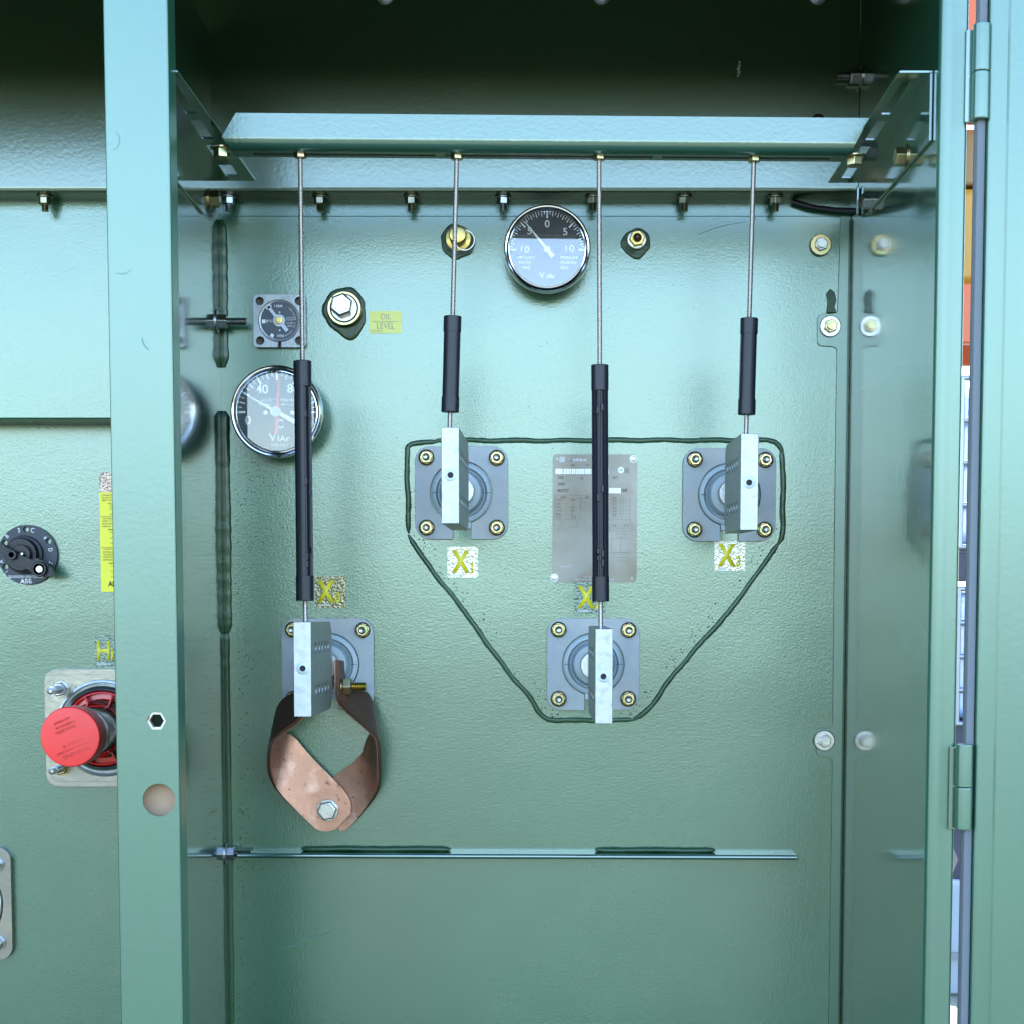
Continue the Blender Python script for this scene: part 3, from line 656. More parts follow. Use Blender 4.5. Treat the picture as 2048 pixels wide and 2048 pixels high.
for st, sg in ((right, 1), (left, -1)):
    leg = bpy.data.objects.new('strap_leg', None); COL.objects.link(leg); leg.parent = STR
    bm = ribbon(st, 0, 1, .0011, sg); mk('inner_lamination', bm, 'copper', parent=leg, ang=30)
    for k_ in (1, 2, 3): bm = ribbon(st, k_, k_ + 1, .0011, sg); mk('outer_lamination', bm, 'copperold', parent=leg, ang=30)
bm = NB(); hexa(bm, P(655, 1620, -.018) - SB, (0, -1, 0), L(20, -.02), .011, R(10)); lathe(bm, P(655, 1620, -.016) - SB, (0, -1, 0), [(L(22, -.02), 0), (L(22, -.02), .002)], 30); mk('wall_bolt', bm, 'zinc', parent=STR, bev=.0006)
bp = P(684, 1373, -.060) - SB
bm = NB(); ax = Vector((1, 0, 0))
lathe(bm, bp + Vector((-.006, 0, 0)), ax, [(.0150, 0), (.0150, .0025)], 30); lathe(bm, bp + Vector((-.003, 0, 0)), ax, [(.0105, 0), (.0105, .0035)], 30)
hexa(bm, bp + Vector((.001, 0, 0)), ax, .0112, .0115, R(0)); mk('strap_nut', bm, 'yzinc', parent=STR, bev=.0004)
bm = NB(); thread(bm, bp + Vector((.012, 0, 0)), ax, .0060, .0195, .0023, 18); mk('strap_stud', bm, 'brass', parent=STR)

# ================================================================== GAUGES
def gauge(cx, cy, rpx, depth, label):
    Y = -depth; c = P(cx, cy, Y); t = E('dial_gauge', (c.x, 0, c.z), label, 'gauge')
    r = L(rpx, Y)
    bm = NB(); lathe(bm, (0, 0, 0), (0, -1, 0), [(r * .9, .001), (r * .93, depth - .014), (r * .985, depth - .012)], 72); mk('case', bm, 'dkgrey', parent=t)
    bm = NB(); ri = r * .865
    lathe(bm, (0, 0, 0), (0, -1, 0), [(r * .98, depth - .013), (r, depth - .010), (r, depth - .004), (r * .985, depth - .0012), (r * .955, depth), (r * .93, depth - .0004), (ri * 1.02, depth - .0042), (ri * 1.0, depth - .0040), (ri * .985, depth - .006), (ri * .985, depth - .012)], 96, 0, False, False)
    mk('bezel', bm, 'chrome', parent=t, ang=25)
    bm = NB(); lathe(bm, (0, -(depth - .011), 0), (0, -1, 0), [(ri * .985, 0), (ri * .985, .001)], 64); mk('dial_face', bm, 'dial', parent=t)
    bm = NB(); lathe(bm, (0, -(depth - .0062), 0), (0, -1, 0), [(ri * .984, 0), (ri * .984, .0008)], 64); mk('glass', bm, 'glass', parent=t, flat=True)
    return t, r, ri, depth - .0101
def ticks(bm, y, spec, r1):
    for ang, ln, w in spec:
        a = R(ang); m = Matrix.Rotation(a, 4, 'Y'); box(bm, -w / 2, w / 2, -y - .0003, -y + .0001, r1 - ln, r1, m)
def needle(bm, y, ang, lf, lb, w0, w1, hub):
    m = Matrix.Rotation(R(ang), 4, 'Y'); vs = [(-w0, -lb), (w0, -lb), (w1 * 1.2, 0), (w1 * .35, lf), (-w1 * .35, lf), (-w1 * 1.2, 0)]
    b2 = NB(); prism(b2, vs, [], -y - .0004, -y); bmesh.ops.transform(b2, matrix=m, verts=b2.verts)
    tmp = bpy.data.meshes.new('x'); b2.to_mesh(tmp); b2.free(); bm.from_mesh(tmp); bpy.data.meshes.remove(tmp)
    if hub: lathe(bm, (0, -y, 0), (0, -1, 0), [(hub, 0), (hub, .0012), (hub * .7, .0018)], 24)
t, r, ri, y = gauge(1094.5, 496, 86, .052, 'round pressure and vacuum gauge with chrome bezel at the top centre')
next(c_ for c_ in t.children if c_.name.startswith('glass')).data.materials[0] = M['glass2']
k = .1087 * U * .975     # one pixel of the enlarged view
bm = NB(); sp = [(i * 4.5, k * (110 if i % 10 == 0 else (70 if i % 2 == 0 else 38)), k * (28 if i % 10 == 0 else 15)) for i in range(-20, 21)]
ticks(bm, y, sp, k * 670)
for s, x, z in (('0', 865, 525), ('5', 545, 650), ('5', 1195, 665), ('10', 445, 980), ('10', 1262, 965)):
    text_into(bm, s, k * 128, (x - 865) * k, (980 - z) * k, -y, bold=.014, sx=1.05)
for s, x, z, c in (('VACUUM', 480, 1120, 55), ('VACIO', 460, 1208, 52), ('PSIG', 480, 1305, 52), ('PRESSURE', 1262, 1125, 52), ('PRESION', 1250, 1213, 52), ('PSIG', 1180, 1305, 52)):
    text_into(bm, s, k * c, (x - 865) * k, (980 - z) * k, -y, bold=.012)
text_into(bm, 'V', k * 110, (770 - 865) * k, (980 - 1440) * k, -y, bold=.0, sx=.95); text_into(bm, 'IAr', k * 80, (930 - 865) * k, (980 - 1456) * k, -y, bold=.0, sx=1.1)
mk('dial_print', bm, 'white', parent=t, flat=True)
bm = NB(); needle(bm, y + .0020, -39.5, k * 640, k * 165, k * 45, k * 22, k * 58); mk('needle', bm, 'white', parent=t, flat=True)
t, r, ri, y = gauge(552.2, 822.5, 91.5, .060, 'round liquid temperature gauge at left, half behind the long black sleeve')
go_ = next(c_ for c_ in t.children if c_.name.startswith('glass')); go_.rotation_euler = (0, 0, R(4.2)); go_.location = (-(.060 - .0062) * math.sin(R(4.2)) * 1.0, 0, 0); go_.scale = (.985, 1, .985)
next(c_ for c_ in t.children if c_.name.startswith('dial_face')).data.materials[0] = mat('reflection_tint_dial', (.03, .045, .055), .5)  # black dial lightened in its colour to mimic the hazy glass reflection
k = .1812 * U * .972
bm = NB(); sp = [(i * 7.5 - 90, k * (75 if i % 4 == 0 else (58 if i % 2 == 0 else 36)), k * (22 if i % 4 == 0 else (13 if i % 2 == 0 else 9))) for i in range(0, 25)]
ticks(bm, y, sp, k * 425)
for s, x, z in (('40', 452, 1100), ('80', 792, 1095), ('0', 292, 1437), ('C', 640, 1478)):
    text_into(bm, s, k * 98, (x - 617) * k, (1345 - z) * k, -y, bold=.02, sx=.95)
for s, x, z, c in (('LIQUID TEMPERATURE', 640, 1216, 28), ('TEMPERATURA DEL LIQUIDO', 640, 1262, 24), ('VTG-113.1', 640, 1704, 30)):
    text_into(bm, s, k * c, (x - 617) * k, (1345 - z) * k, -y, bold=.006)
text_into(bm, 'V', k * 86, (563 - 617) * k, (1345 - 1625) * k, -y); text_into(bm, 'IAr', k * 62, (680 - 617) * k, (1345 - 1635) * k, -y, sx=1.15)
for xx in (487, 782): lathe(bm, ((xx - 617) * k, -y, (1345 - 1350) * k), (0, -1, 0), [(k * 24, 0), (k * 24, .0004)], 16)
mk('dial_print', bm, 'white', parent=t, flat=True)
bm = NB(); needle(bm, y + .0010, 3.6, k * 425, k * 240, k * 21, k * 15, 0); mk('red_needle', bm, 'redneedle', parent=t, flat=True)
bm = NB(); needle(bm, y + .0018, -61, k * 390, k * 300, k * 24, k * 15, 0); mk('needle', bm, 'white', parent=t, flat=True)
bm = NB(); lathe(bm, (-k * 16, -y, k * 5), (0, -1, 0), [(k * 58, 0), (k * 58, .0035), (k * 50, .0042)], 32); mk('hub_cap', bm, 'white', parent=t)

# square liquid level gauge
c = P(561, 644, 0); t = E('level_gauge', c, 'square grey liquid level gauge with four corner holes, left of the oil level sticker', 'gauge')
w, h = L(51.5), L(51.5); k = .1812 * U
hl = [circ(x * w * .745, z * h * .745, L(8), 20) for x, z in ((-1, 1), (1, 1), (1, -1), (-1, -1))]
bm = NB(); prism(bm, rrect(-w, w, -h, h, L(8), 5), hl, -.010, -.0005); mk('case', bm, 'diecast', parent=t, bev=.0012)
bm = NB()
for x, z in ((-1, 1), (1, 1), (1, -1), (-1, -1)): lathe(bm, (x * w * .745, -.0009, z * h * .745), (0, -1, 0), [(L(7.9), 0), (L(7.9), .0004)], 20)
mk('recess', bm, mat('brown_recess', (.10, .085, .07), .7), parent=t)
bm = NB(); lathe(bm, (0, -.010, 0), (0, -1, 0), [(L(41), -.001), (L(41), .0012), (L(39.5), .0018), (L(36.5), .0014), (L(35.5), -.0005)], 64, 0, False, False); mk('rim', bm, 'diecast', parent=t)
bm = NB(); lathe(bm, (0, -.0098, 0), (0, -1, 0), [(L(36), 0), (L(36), .0006)], 48); mk('dial_face', bm, 'ddial', parent=t)
bm = NB(); Y_ = -.0106
def kk(x, z): return (x - 670) * k, (350 - z) * k
for s, x, z, cc in (('MAX', 662, 195, 30), ('MIN', 678, 514, 30), ('25°C', 558, 355, 26)): text_into(bm, s, k * cc, *kk(x, z), Y_, bold=.015)
for s, x, z, cc in (('NIVEL DE', 787, 318, 13), ('LIQUIDOS', 785, 340, 13), ('LIQUID', 785, 374, 16), ('LEVEL', 785, 405, 16)): text_into(bm, s, k * cc, *kk(x, z), Y_, bold=.01)
for j, ch in enumerate('INDICATOR VIAT 200208'):
    a = R(52 - j * 6.0); rr = 172; text_into(bm, ch, k * 15, rr * math.cos(a) * k, rr * math.sin(a) * k, Y_, ang=(a - math.pi / 2)) if ch != ' ' else None
for x, z, sx_, sz_ in ((500, 357, 18, 20), (590, 508, 18, 18)):
    xx, zz = kk(x, z); box(bm, -sx_ * k, sx_ * k, Y_ - .0002, Y_, -sz_ * k, sz_ * k, Matrix.Translation((xx, 0, zz)) @ Matrix.Rotation(R(0 if z < 400 else 30), 4, 'Y'))
for z in (260, 452): xx, zz = kk(674, z); lathe(bm, (xx, Y_, zz), (0, -1, 0), [(k * 9, 0), (k * 9, .0003)], 12)
mk('dial_print', bm, 'white', parent=t, flat=True)
bm = NB(); m = Matrix.Rotation(R(-38), 4, 'Y')
box(bm, -k * 16, k * 16, -.0125, -.0115, 0, k * 190, m); box(bm, -k * 32, k * 32, -.0125, -.0115, k * 165, k * 200, m); box(bm, -k * 20, k * 20, -.0124, -.0114, -k * 140, 0, m)
lathe(bm, (0, -.0112, 0), (0, -1, 0), [(k * 64, 0), (k * 64, .0016)], 32); mk('pointer', bm, mat('pale_pointer', (.55, .62, .70), .4), parent=t, flat=True)
bm = NB(); hexa(bm, (0, -.0125, 0), (0, -1, 0), k * 42, .003, .3); lathe(bm, (0, -.0155, 0), (0, -1, 0), [(k * 22, 0), (k * 20, .001)], 16); mk('centre_nut', bm, 'brass', parent=t, bev=.0003)
bm = NB(); box(bm, -L(3), L(3), -.0104, -.0095, -h + .0002, -h + L(13)); mk('drain_slot', bm, 'void', parent=t)

# ------------------------------------------------------------------ plugs and valves
def blobmesh(rad, seed, y0=-.0003, y1=-.0028, drip=None):
    random.seed(seed); n = 48; ph = [random.uniform(0, 6.28) for _ in range(5)]
    pts = []
    for i in range(n):
        a = 2 * math.pi * i / n; q_ = 1 + .05 * math.sin(2 * a + ph[0]) + .04 * math.sin(3 * a + ph[1]) + .025 * math.sin(7 * a + ph[2]) + random.uniform(-.012, .012)
        if drip:
            d = abs((a - R(270 + drip[0]) + math.pi) % (2 * math.pi) - math.pi); q_ += drip[1] * math.exp(-(d / .42) ** 2)
        pts.append((rad * q_ * math.cos(a), rad * q_ * math.sin(a)))
    bm = NB(); cb = [bm.verts.new((x, y0, z)) for x, z in pts]; c1 = [bm.verts.new((x * .97, y1 * .7, z * .97)) for x, z in pts]; c2 = [bm.verts.new((x * .86, y1, z * .86)) for x, z in pts]
    for A, B in ((cb, c1), (c1, c2)):
        for i in range(n): bm.faces.new((A[i], A[(i + 1) % n], B[(i + 1) % n], B[i]))
    bm.faces.new(c2); bm.faces.new(list(reversed(cb))); return bm
t = E('filler_plug', P(690, 622, 0), 'large zinc square-head plug in a dark green paint collar beside the oil level sticker', 'plug')
mk('paint_collar', blobmesh(L(45), 5, drip=(12, .22)), 'blob', parent=t)
o_ = (P(690, 620, 0) - Vector(t.location))
bm = NB(); lathe(bm, o_, (0, -1, 0), [(L(36), .001), (L(35), .010), (L(32), .014), (L(28), .014), (L(27), .009)], 48, 0, True, False); mk('socket_ring', bm, 'yzinc', parent=t)
bm = NB(); lathe(bm, o_ + Vector((0, -.012, 0)), (0, -1, 0), [(L(27.5), 0), (L(27.5), .002), (L(25), .004)], 40); mk('plug_shoulder', bm, 'zinc', parent=t)
bm = NB(); hexa(bm, o_ + Vector((-.0018, -.015, .0018)), (0, -1, 0), L(23), .018, R(20), .15); mk('plug_head', bm, 'zinc', parent=t, bev=.0008)
bm = NB(); lathe(bm, o_ + Vector((-.002, -.0332, .0025)), (0, -1, 0), [(L(15), 0), (L(15), .0012), (L(14), .0018), (L(6), .0018), (L(5), .0012)], 30); mk('head_face', bm, mat('polished_steel_face', (.9, .9, .88), .25, 1), parent=t)

t = E('relief_valve', P(915, 483, 0), 'brass relief valve with a wire pull ring behind the second rod', 'valve')
mk('paint_collar', blobmesh(L(33), 9, drip=(-10, .12)), 'blob', parent=t)
o_ = P(917, 478, 0) - Vector(t.location)
bm = NB(); lathe(bm, o_, (0, -1, 0), [(L(24), .001), (L(24), .005), (L(17), .006), (L(17), .024), (L(15), .028), (L(6), .029)], 32); mk('valve_body', bm, 'brass', parent=t)
bm = NB(); rr = L(19); pr = [Vector((L(13) + rr * math.cos(a), -.018, -L(8) + rr * math.sin(a))) + o_ for a in [2 * math.pi * i / 40 for i in range(41)]]; tube(bm, pr, .0007, 6); mk('pull_ring', bm, 'steel', parent=t)
t = E('vent_fitting', P(1272, 485, 0), 'small brass hex fitting with a dark dome right of the pressure gauge', 'valve')
mk('paint_collar', blobmesh(L(28), 21, drip=(0, .25)), 'blob', parent=t)
o_ = P(1273, 481, 0) - Vector(t.location)
bm = NB(); lathe(bm, o_, (0, -1, 0), [(L(19), .001), (L(18.5), .009), (L(15), .010)], 36); mk('collar', bm, 'zinc', parent=t)
bm = NB(); hexa(bm, o_ + Vector((0, -.010, 0)), (0, -1, 0), L(16), .007, R(10)); mk('hex_nut', bm, 'brass', parent=t, bev=.0005)
bm = NB(); lathe(bm, o_ + Vector((0, -.016, 0)), (0, -1, 0), [(L(8.5), 0), (L(8.5), .004), (L(7), .007), (L(4), .0088), (L(1), .0092)], 24); mk('dark_dome', bm, mat('dark_dome', (.05, .025, .02), .25), parent=t)
bm = NB(); random.seed(11)
pts = [(1660, 578), (1668, 585), (1672, 600), (1668, 615), (1673, 627), (1652, 627), (1655, 605), (1652, 588)]
pp = [(P(x, y, 0).x - P(1662, 600, 0).x, P(x, y, 0).z - P(1662, 600, 0).z) for x, y in pts]; prism(bm, pp, [], -.004, -.0004)
mk('sealant_dab', bm, 'blob', loc=P(1662, 600, 0), bev=.0012, label='dark glossy dab of sealant above the upper strip tab', cat='sealant', seg=3)

# ================================================================== STICKERS, NAMEPLATE
def rect_pts(x0, y0, x1, y1, Y, root):
    a = P(x0, y1, Y) - root; b = P(x1, y0, Y) - root; return a.x, b.x, a.z, b.z
def sticker(name, x0, y0, x1, y1, m, label, Y=0.0, rad=.0006, cat='label', group=None, th=.0003):
    c = P((x0 + x1) / 2, (y0 + y1) / 2, Y); t = E(name, c, label, cat, group)
    hx, hz = L((x1 - x0) / 2, Y), L((y1 - y0) / 2, Y)
    bm = NB(); prism(bm, rrect(-hx, hx, -hz, hz, rad, 3), [], -.0004 - th, -.0004); mk('backing', bm, m, parent=t)
    return t, hx, hz
t, hx, hz = sticker('oil_level_sticker', 740, 623, 803, 666, 'oly', 'yellow sticker reading OIL LEVEL right of the filler plug')
bm = NB(); text_into(bm, 'OIL', L(11.5), 0, L(10.5), -.0008, bold=.0, sx=.8); text_into(bm, 'LEVEL', L(12), 0, -L(7.5), -.0008, sx=.8); box(bm, -L(26), L(26), -.0010, -.0008, L(1), L(2)); text_into(bm, '300008-09', L(3.5), -L(17), -L(17), -.0008)
mk('lettering', bm, 'greyink', parent=t, flat=True)
for x0, y0, x1, y1, big, sub, lab, ox in ((895, 1094, 956, 1155, 'X', '1', 'shiny foil sticker reading X1 under the upper left bushing', -4),
                                (1429, 1083, 1490, 1141, 'X', '3', 'shiny foil sticker under the upper right bushing', -6),
                                (1149, 1165, 1210, 1227, 'X', '2', 'green foil sticker with a yellow X below the nameplate behind the sleeve', -7),
                                (630, 1153, 691, 1216, 'X', '0', 'foil sticker reading X0 above the lower left bushing', -9)):
    t, hx, hz = sticker('terminal_sticker', x0, y0, x1, y1, ('foil' if sub == '2' else 'foilgold' if sub == '0' else 'foilbright'), lab, group='foil terminal stickers')
    bm = NB(); text_into(bm, big, L(42), L(ox), -L(1), -.0008, bold=.035, sx=.72); text_into(bm, sub, L(20), L(ox + 23), -L(12), -.0008, bold=.03, sx=.8); mk('lettering', bm, 'yletter', parent=t, flat=True)
    bm = NB(); text_into(bm, '300008-07', L(4.5), -L(12), -L(26), -.0008, bold=.01); mk('part_number', bm, 'white', parent=t, flat=True)
t, hx, hz = sticker('terminal_sticker', 190, 1271, 258, 1336, 'foil', 'green foil sticker with a yellow H1 above the red capped bushing', Y=RY, group='foil terminal stickers')
bm = NB(); text_into(bm, 'H', L(38), -L(17), L(0), -.0008, bold=.028, sx=.8); text_into(bm, '1A', L(21), L(9), -L(8), -.0008, bold=.035, sx=.8); mk('lettering', bm, 'yletter', parent=t, flat=True)
bm = NB(); text_into(bm, '300008-60', L(4.6), -L(17), -L(26), -.0008, bold=.02); mk('part_number', bm, 'white', parent=t, flat=True)
# tall yellow instruction label
t, hx, hz = sticker('warning_label', 201, 986, 305, 1183, 'yellow', 'tall bright yellow instruction label half hidden behind the post', Y=RY)
bm = NB(); prism(bm, [(-hx, hz + .0002), (hx, hz + .0002), (hx, hz + L(41)), (-hx, hz + L(41))], [], -.0007, -.0004); hd = mk('foil_header', bm, mat('brown_foil', (.30, .22, .16), .12, .7, bump=[(300, .002, 1.5)], coat=1), parent=t)
bm = NB(); text_into(bm, 'ABB', L(14), L(-22), hz + L(12), -.0008, bold=.02, align='LEFT'); mk('header_lettering', bm, 'yletter', parent=t, flat=True)
bm = NB(); kz = L(260 / 1932.0)
def ln(s, x, zz, c=23, bold=.0): text_into(bm, s, kz * c, -hx + (x - 82) * kz, hz - (zz - 422) * kz, -.0008, align='LEFT', bold=bold, sx=.85)
for s, x, zz in (('DE-ENERGIZE', 118, 465), ('FAILURE TO', 118, 505), ('INJURY AND', 118, 543), ('OPERA Y EL', 118, 858), ('RESULTADO', 118, 898), ('DANOS AL', 118, 938),
                 ('COMMUTATE', 118, 1285), ('LORSQUE LE', 118, 1327), ('UNE OBSTRU', 118, 1367), ('CAUSER DES', 118, 1405), ('DOMMAGES', 118, 1446), ('CON ENERGIA', 118, 820)): ln(s, x, zz)
for s, x, zz in (('TO OP', 210, 595), ('PARA', 210, 988), ('POUR', 210, 1500)): ln(s, x, zz, 23, .02)
for s, x, zz in (('1) D', 236, 635), ('2) U', 236, 675), ('3) T', 236, 755), ('1) D', 236, 1030), ('2) S', 236, 1112), ('3) R', 236, 1192), ('1) M', 240, 1543), ('2) R', 240, 1622), ('3) R', 240, 1702)): ln(s, x, zz, 20, .01)
ln('ABB', 195, 1815, 76, .03)
for zz in (788, 1256): box(bm, -hx, hx, -.0010, -.0008, hz - (zz - 422 + 3) * kz, hz - (zz - 422 - 3) * kz)
mk('lettering', bm, 'ink', parent=t, flat=True)

# nameplate
c = P(1189.5, 1037, 0); t = E('nameplate', c, 'grey metal rating nameplate riveted to the wall behind the third rod', 'nameplate')
t.rotation_euler = (0, R(.15), 0)
hx, hz = L(84), L(126.5)
bm = NB(); prism(bm, rrect(-hx, hx, -hz, hz, L(7), 5), [circ(-hx + L(9), hz - L(9), L(3), 14), circ(hx - L(9), -hz + L(9), L(3), 14)], -.0012, -.0004); mk('metal_plate', bm, 'plate', parent=t)
for x, z in ((1, 1), (-1, -1)):
    h_ = bpy.data.objects.new('rivet', None); COL.objects.link(h_); h_.parent = t; h_.location = (x * (hx - L(8)) - (L(4) if x < 0 else 0), -.0012, z * (hz - L(9)))
    bm = NB(); lathe(bm, (0, 0, 0), (0, -1, 0), [(L(8), 0), (L(8), .0008), (L(5), .001)], 24); mk('rivet_rim', bm, 'white', parent=h_)
    bm = NB(); lathe(bm, (0, -.0006, 0), (0, -1, 0), [(L(5.5), 0), (L(5.2), .0012), (L(3), .0018)], 20); mk('rivet_head', bm, 'zinc', parent=h_)
s = 200 / 1246 * U
def n2(x, z): return (x - 620) * s, (915 - z) * s
Y_ = -.0013
bm = NB(); text_into(bm, 'Maddox', s * 46, *n2(405, 195), Y_, bold=.012, sx=1.0)
x0, z0 = n2(212, 192)
for d_ in (0,): prism(bm, rrect(x0 - 28 * s, x0 + 28 * s, z0 - 30 * s, z0 + 30 * s, 5 * s, 2), [rrect(x0 - 23 * s, x0 + 23 * s, z0 - 25 * s, z0 + 25 * s, 4 * s, 2)], Y_ - .0002, Y_)
box(bm, x0 - 14 * s, x0 + 14 * s, Y_ - .0002, Y_, z0 + 6 * s, z0 + 11 * s); box(bm, x0 - 14 * s, x0 - 9 * s, Y_ - .0002, Y_, z0 - 14 * s, z0 + 6 * s); box(bm, x0 - 2 * s, x0 + 3 * s, Y_ - .0002, Y_, z0 - 14 * s, z0 + 6 * s); box(bm, x0 + 9 * s, x0 + 14 * s, Y_ - .0002, Y_, z0 - 14 * s, z0 + 6 * s)
a, b = n2(132, 370); box(bm, a, a + 76 * s, Y_ - .0002, Y_, b, b + 64 * s); x = 212; random.seed(4)
while x < 790:
    w_ = random.choice((4, 7, 12, 20)); a, b = n2(x, 370); box(bm, a, a + w_ * s, Y_ - .0002, Y_, b, b + 64 * s); x += w_ + random.choice((3, 5, 7))
a, b = n2(940, 320); lathe(bm, (a, Y_, b), (0, -1, 0), [(38 * s, 0), (38 * s, .0002)], 24)
a, b = n2(795, 605); box(bm, a, a + 145 * s, Y_ - .0002, Y_, b, b + 66 * s)
text_into(bm, 'MADE IN U.S.A.', s * 18, *n2(255, 1508), Y_, bold=.01)
text_into(bm, 'LESS THAN 2 PPM PCB', s * 16, *n2(600, 1640), Y_, bold=.01); text_into(bm, 'PAD MOUNTED DISTRIBUTION TRANSFORMER', s * 16, *n2(620, 1670), Y_, bold=.01)
mk('light_print', bm, 'platewhite', parent=t, flat=True)
bm = NB(); text_into(bm, 'UL', s * 30, *n2(940, 320), Y_ - .0002, bold=.01)
for xx in (990, 1003, 1018, 1035): a, b = n2(xx, 355); box(bm, a, a + 5 * s, Y_ - .0002, Y_, b, b + 65 * s)
for s_t, x, z, cc, al in (('2500', 160, 415, 36, 'LEFT'), ('34500', 160, 495, 36, 'LEFT'), ('480Y/277', 155, 575, 36, 'LEFT'), ('65', 440, 420, 34, 'LEFT'), ('65°C', 840, 415, 34, 'LEFT'), ('2500', 945, 570, 36, 'LEFT'),
                           ('SERIAL', 320, 262, 18, 'LEFT'), ('TYPE', 500, 262, 18, 'LEFT'), ('WEIGHT', 190, 655, 20, 'LEFT'), ('TANK', 500, 655, 18, 'LEFT'),
                           ('H1-H2', 825, 1000, 22, 'LEFT'), ('X1-X3', 985, 1000, 22, 'LEFT')):
    text_into(bm, s_t, s * cc, *n2(x, z), Y_, align=al, sx=.7, bold=.004)
for r_, (aa, bb) in enumerate((('WEIGHT', '7000'), ('CORE', ''), ('COILS', '2300'), ('LIQUID', '4600'), ('TANK', '30'), ('TOTAL', '13900'))):
    zz = 695 + r_ * 42; text_into(bm, aa, s * 24, *n2(135, zz), Y_, align='LEFT', sx=.7)
    if bb: text_into(bm, bb, s * 24, *n2(325, zz), Y_, align='LEFT', sx=.7)
for r_ in range(6):
    for cxx, v in ((835, '34500 33638 32775 31912 31050 30188'), (965, '1 2 3 4 5 6')):
        text_into(bm, v.split()[r_], s * 22, *n2(cxx, 660 + r_ * 43), Y_, align='LEFT', sx=.7)
for j, v in enumerate('X1 X2 X3 H1 H2 H3'.split()): text_into(bm, v, s * 22, *n2(800 + j * 52, 930), Y_, sx=.7)
def hl_(x0, x1, z, w=2.0): a, b = n2(x0, z); c_, _ = n2(x1, z); box(bm, a, c_, Y_ - .0001, Y_, b - w * s / 2, b + w * s / 2)
def vl_(x, z0, z1, w=2.0): a, b = n2(x, z0); _, d_ = n2(x, z1); box(bm, a - w * s / 2, a + w * s / 2, Y_ - .0001, Y_, d_, b)
for z in (632, 670, 875, 930): hl_(125, 436, z)
for x in (125, 436): vl_(x, 632, 930)
for z in (632, 670, 718, 810): hl_(440, 560, z)
for x in (445, 510, 560): vl_(x, 632, 810)
for z in (682, 725, 770, 812, 855, 898): hl_(785, 1055, z)
for x in (938, 1055): vl_(x, 640, 898)
for (a_, b_, c_, d_) in ((795, 920, 970, 1020), (955, 1080, 970, 1020), (800, 1080, 1040, 1072), (890, 1000, 1100, 1145), (830, 1045, 1162, 1330), (790, 1045, 1335, 1355), (790, 1045, 1395, 1430)):
    hl_(a_, b_, c_); hl_(a_, b_, d_); vl_(a_, c_, d_); vl_(b_, c_, d_)
vl_(940, 1150, 1330); vl_(840, 1430, 1490); vl_(1045, 1430, 1490)
def seg_(x0, z0, x1, z1, w=2.4):
    a, b = n2(x0, z0); c_, d_ = n2(x1, z1); v = Vector((c_ - a, 0, d_ - b)); m_ = Matrix.Translation((a, 0, b)) @ Matrix.Rotation(-math.atan2(v.z, v.x), 4, 'Y'); box(bm, 0, v.length, Y_ - .0001, Y_, -w * s / 2, w * s / 2, m_)
seg_(208, 980, 165, 1058); seg_(208, 980, 250, 1058); seg_(165, 1058, 250, 1058); seg_(208, 945, 208, 980); seg_(140, 1078, 165, 1058); seg_(275, 1078, 250, 1058)
seg_(400, 1022, 400, 950); seg_(400, 1022, 435, 1000); seg_(300, 1018, 400, 1022)
mk('etched_print', bm, 'etch', parent=t, flat=True)

# ================================================================== HIGH-VOLTAGE SIDE
# tap changer
Yh = RY; k = 240 / 1932.0
c0 = P(440 * k, 1030 + 640 * k, Yh - .006); TC = E('tap_changer', Vector((c0.x, Yh, c0.z)), 'round dark tap changer switch with a lever handle at the left edge', 'switch')
def tl(x, z, d): v = P(x * k, 1030 + z * k, Yh - d); return v - Vector((c0.x, Yh, c0.z))
def tlr(n, d): return L(n * k, Yh - d)
hl = []
for a in (92, 32, 152, 208, -28, -88)[:5]:
    hl.append(circ(tlr(405, 0) * math.cos(R(a)), tlr(405, 0) * math.sin(R(a)), tlr(45, 0), 20))
bm = NB(); prism(bm, circ(0, 0, tlr(478, .006), 72), hl, -.006, -.0005); mk('dial_plate', bm, 'dkgrey', parent=TC, bev=.0008)
bm = NB()
for s_t, x, z, a, cc in (('3', 305, 250, 10, 75), ('C', 525, 250, -8, 75), ('4', 722, 370, -50, 70), ('D', 810, 560, -80, 70), ('5', 815, 770, -125, 65), ('B', 115, 345, 40, 70), ('A', 25, 750, 105, 70), ('1', 110, 915, 135, 60)):
    v = tl(x, z, .006); text_into(bm, s_t, tlr(cc, 0), v.x, v.z, -.0061, ang=R(a), bold=.012, sx=.8)
v = tl(425, 998, .006); text_into(bm, 'DE-ENERGIZED OPERATION ONLY', tlr(42, 0), v.x, v.z, -.0061, sx=.62, bold=.01)
v = tl(423, 1070, .006); text_into(bm, 'ABB', tlr(72, 0), v.x, v.z, -.0061, bold=.03, sx=1.0)
mk('lettering', bm, 'white', parent=TC, flat=True)
bm = NB(); o_ = tl(440, 640, .006); lathe(bm, Vector((tl(415, 640, 0).x, -.005, o_.z)), (0, -1, 0), [(tlr(310, 0), 0), (tlr(300, 0), .006), (tlr(260, 0), .007), (tlr(258, 0), .018), (tlr(248, 0), .020)], 48)
lathe(bm, Vector((tl(345, 630, .03).x, -.024, tl(345, 630, .03).z)), (0, -1, 0), [(tlr(150, 0), 0), (tlr(150, 0), .008), (tlr(140, 0), .009), (tlr(30, 0), .009)], 40); hub = mk('hub', bm, 'black', parent=TC)
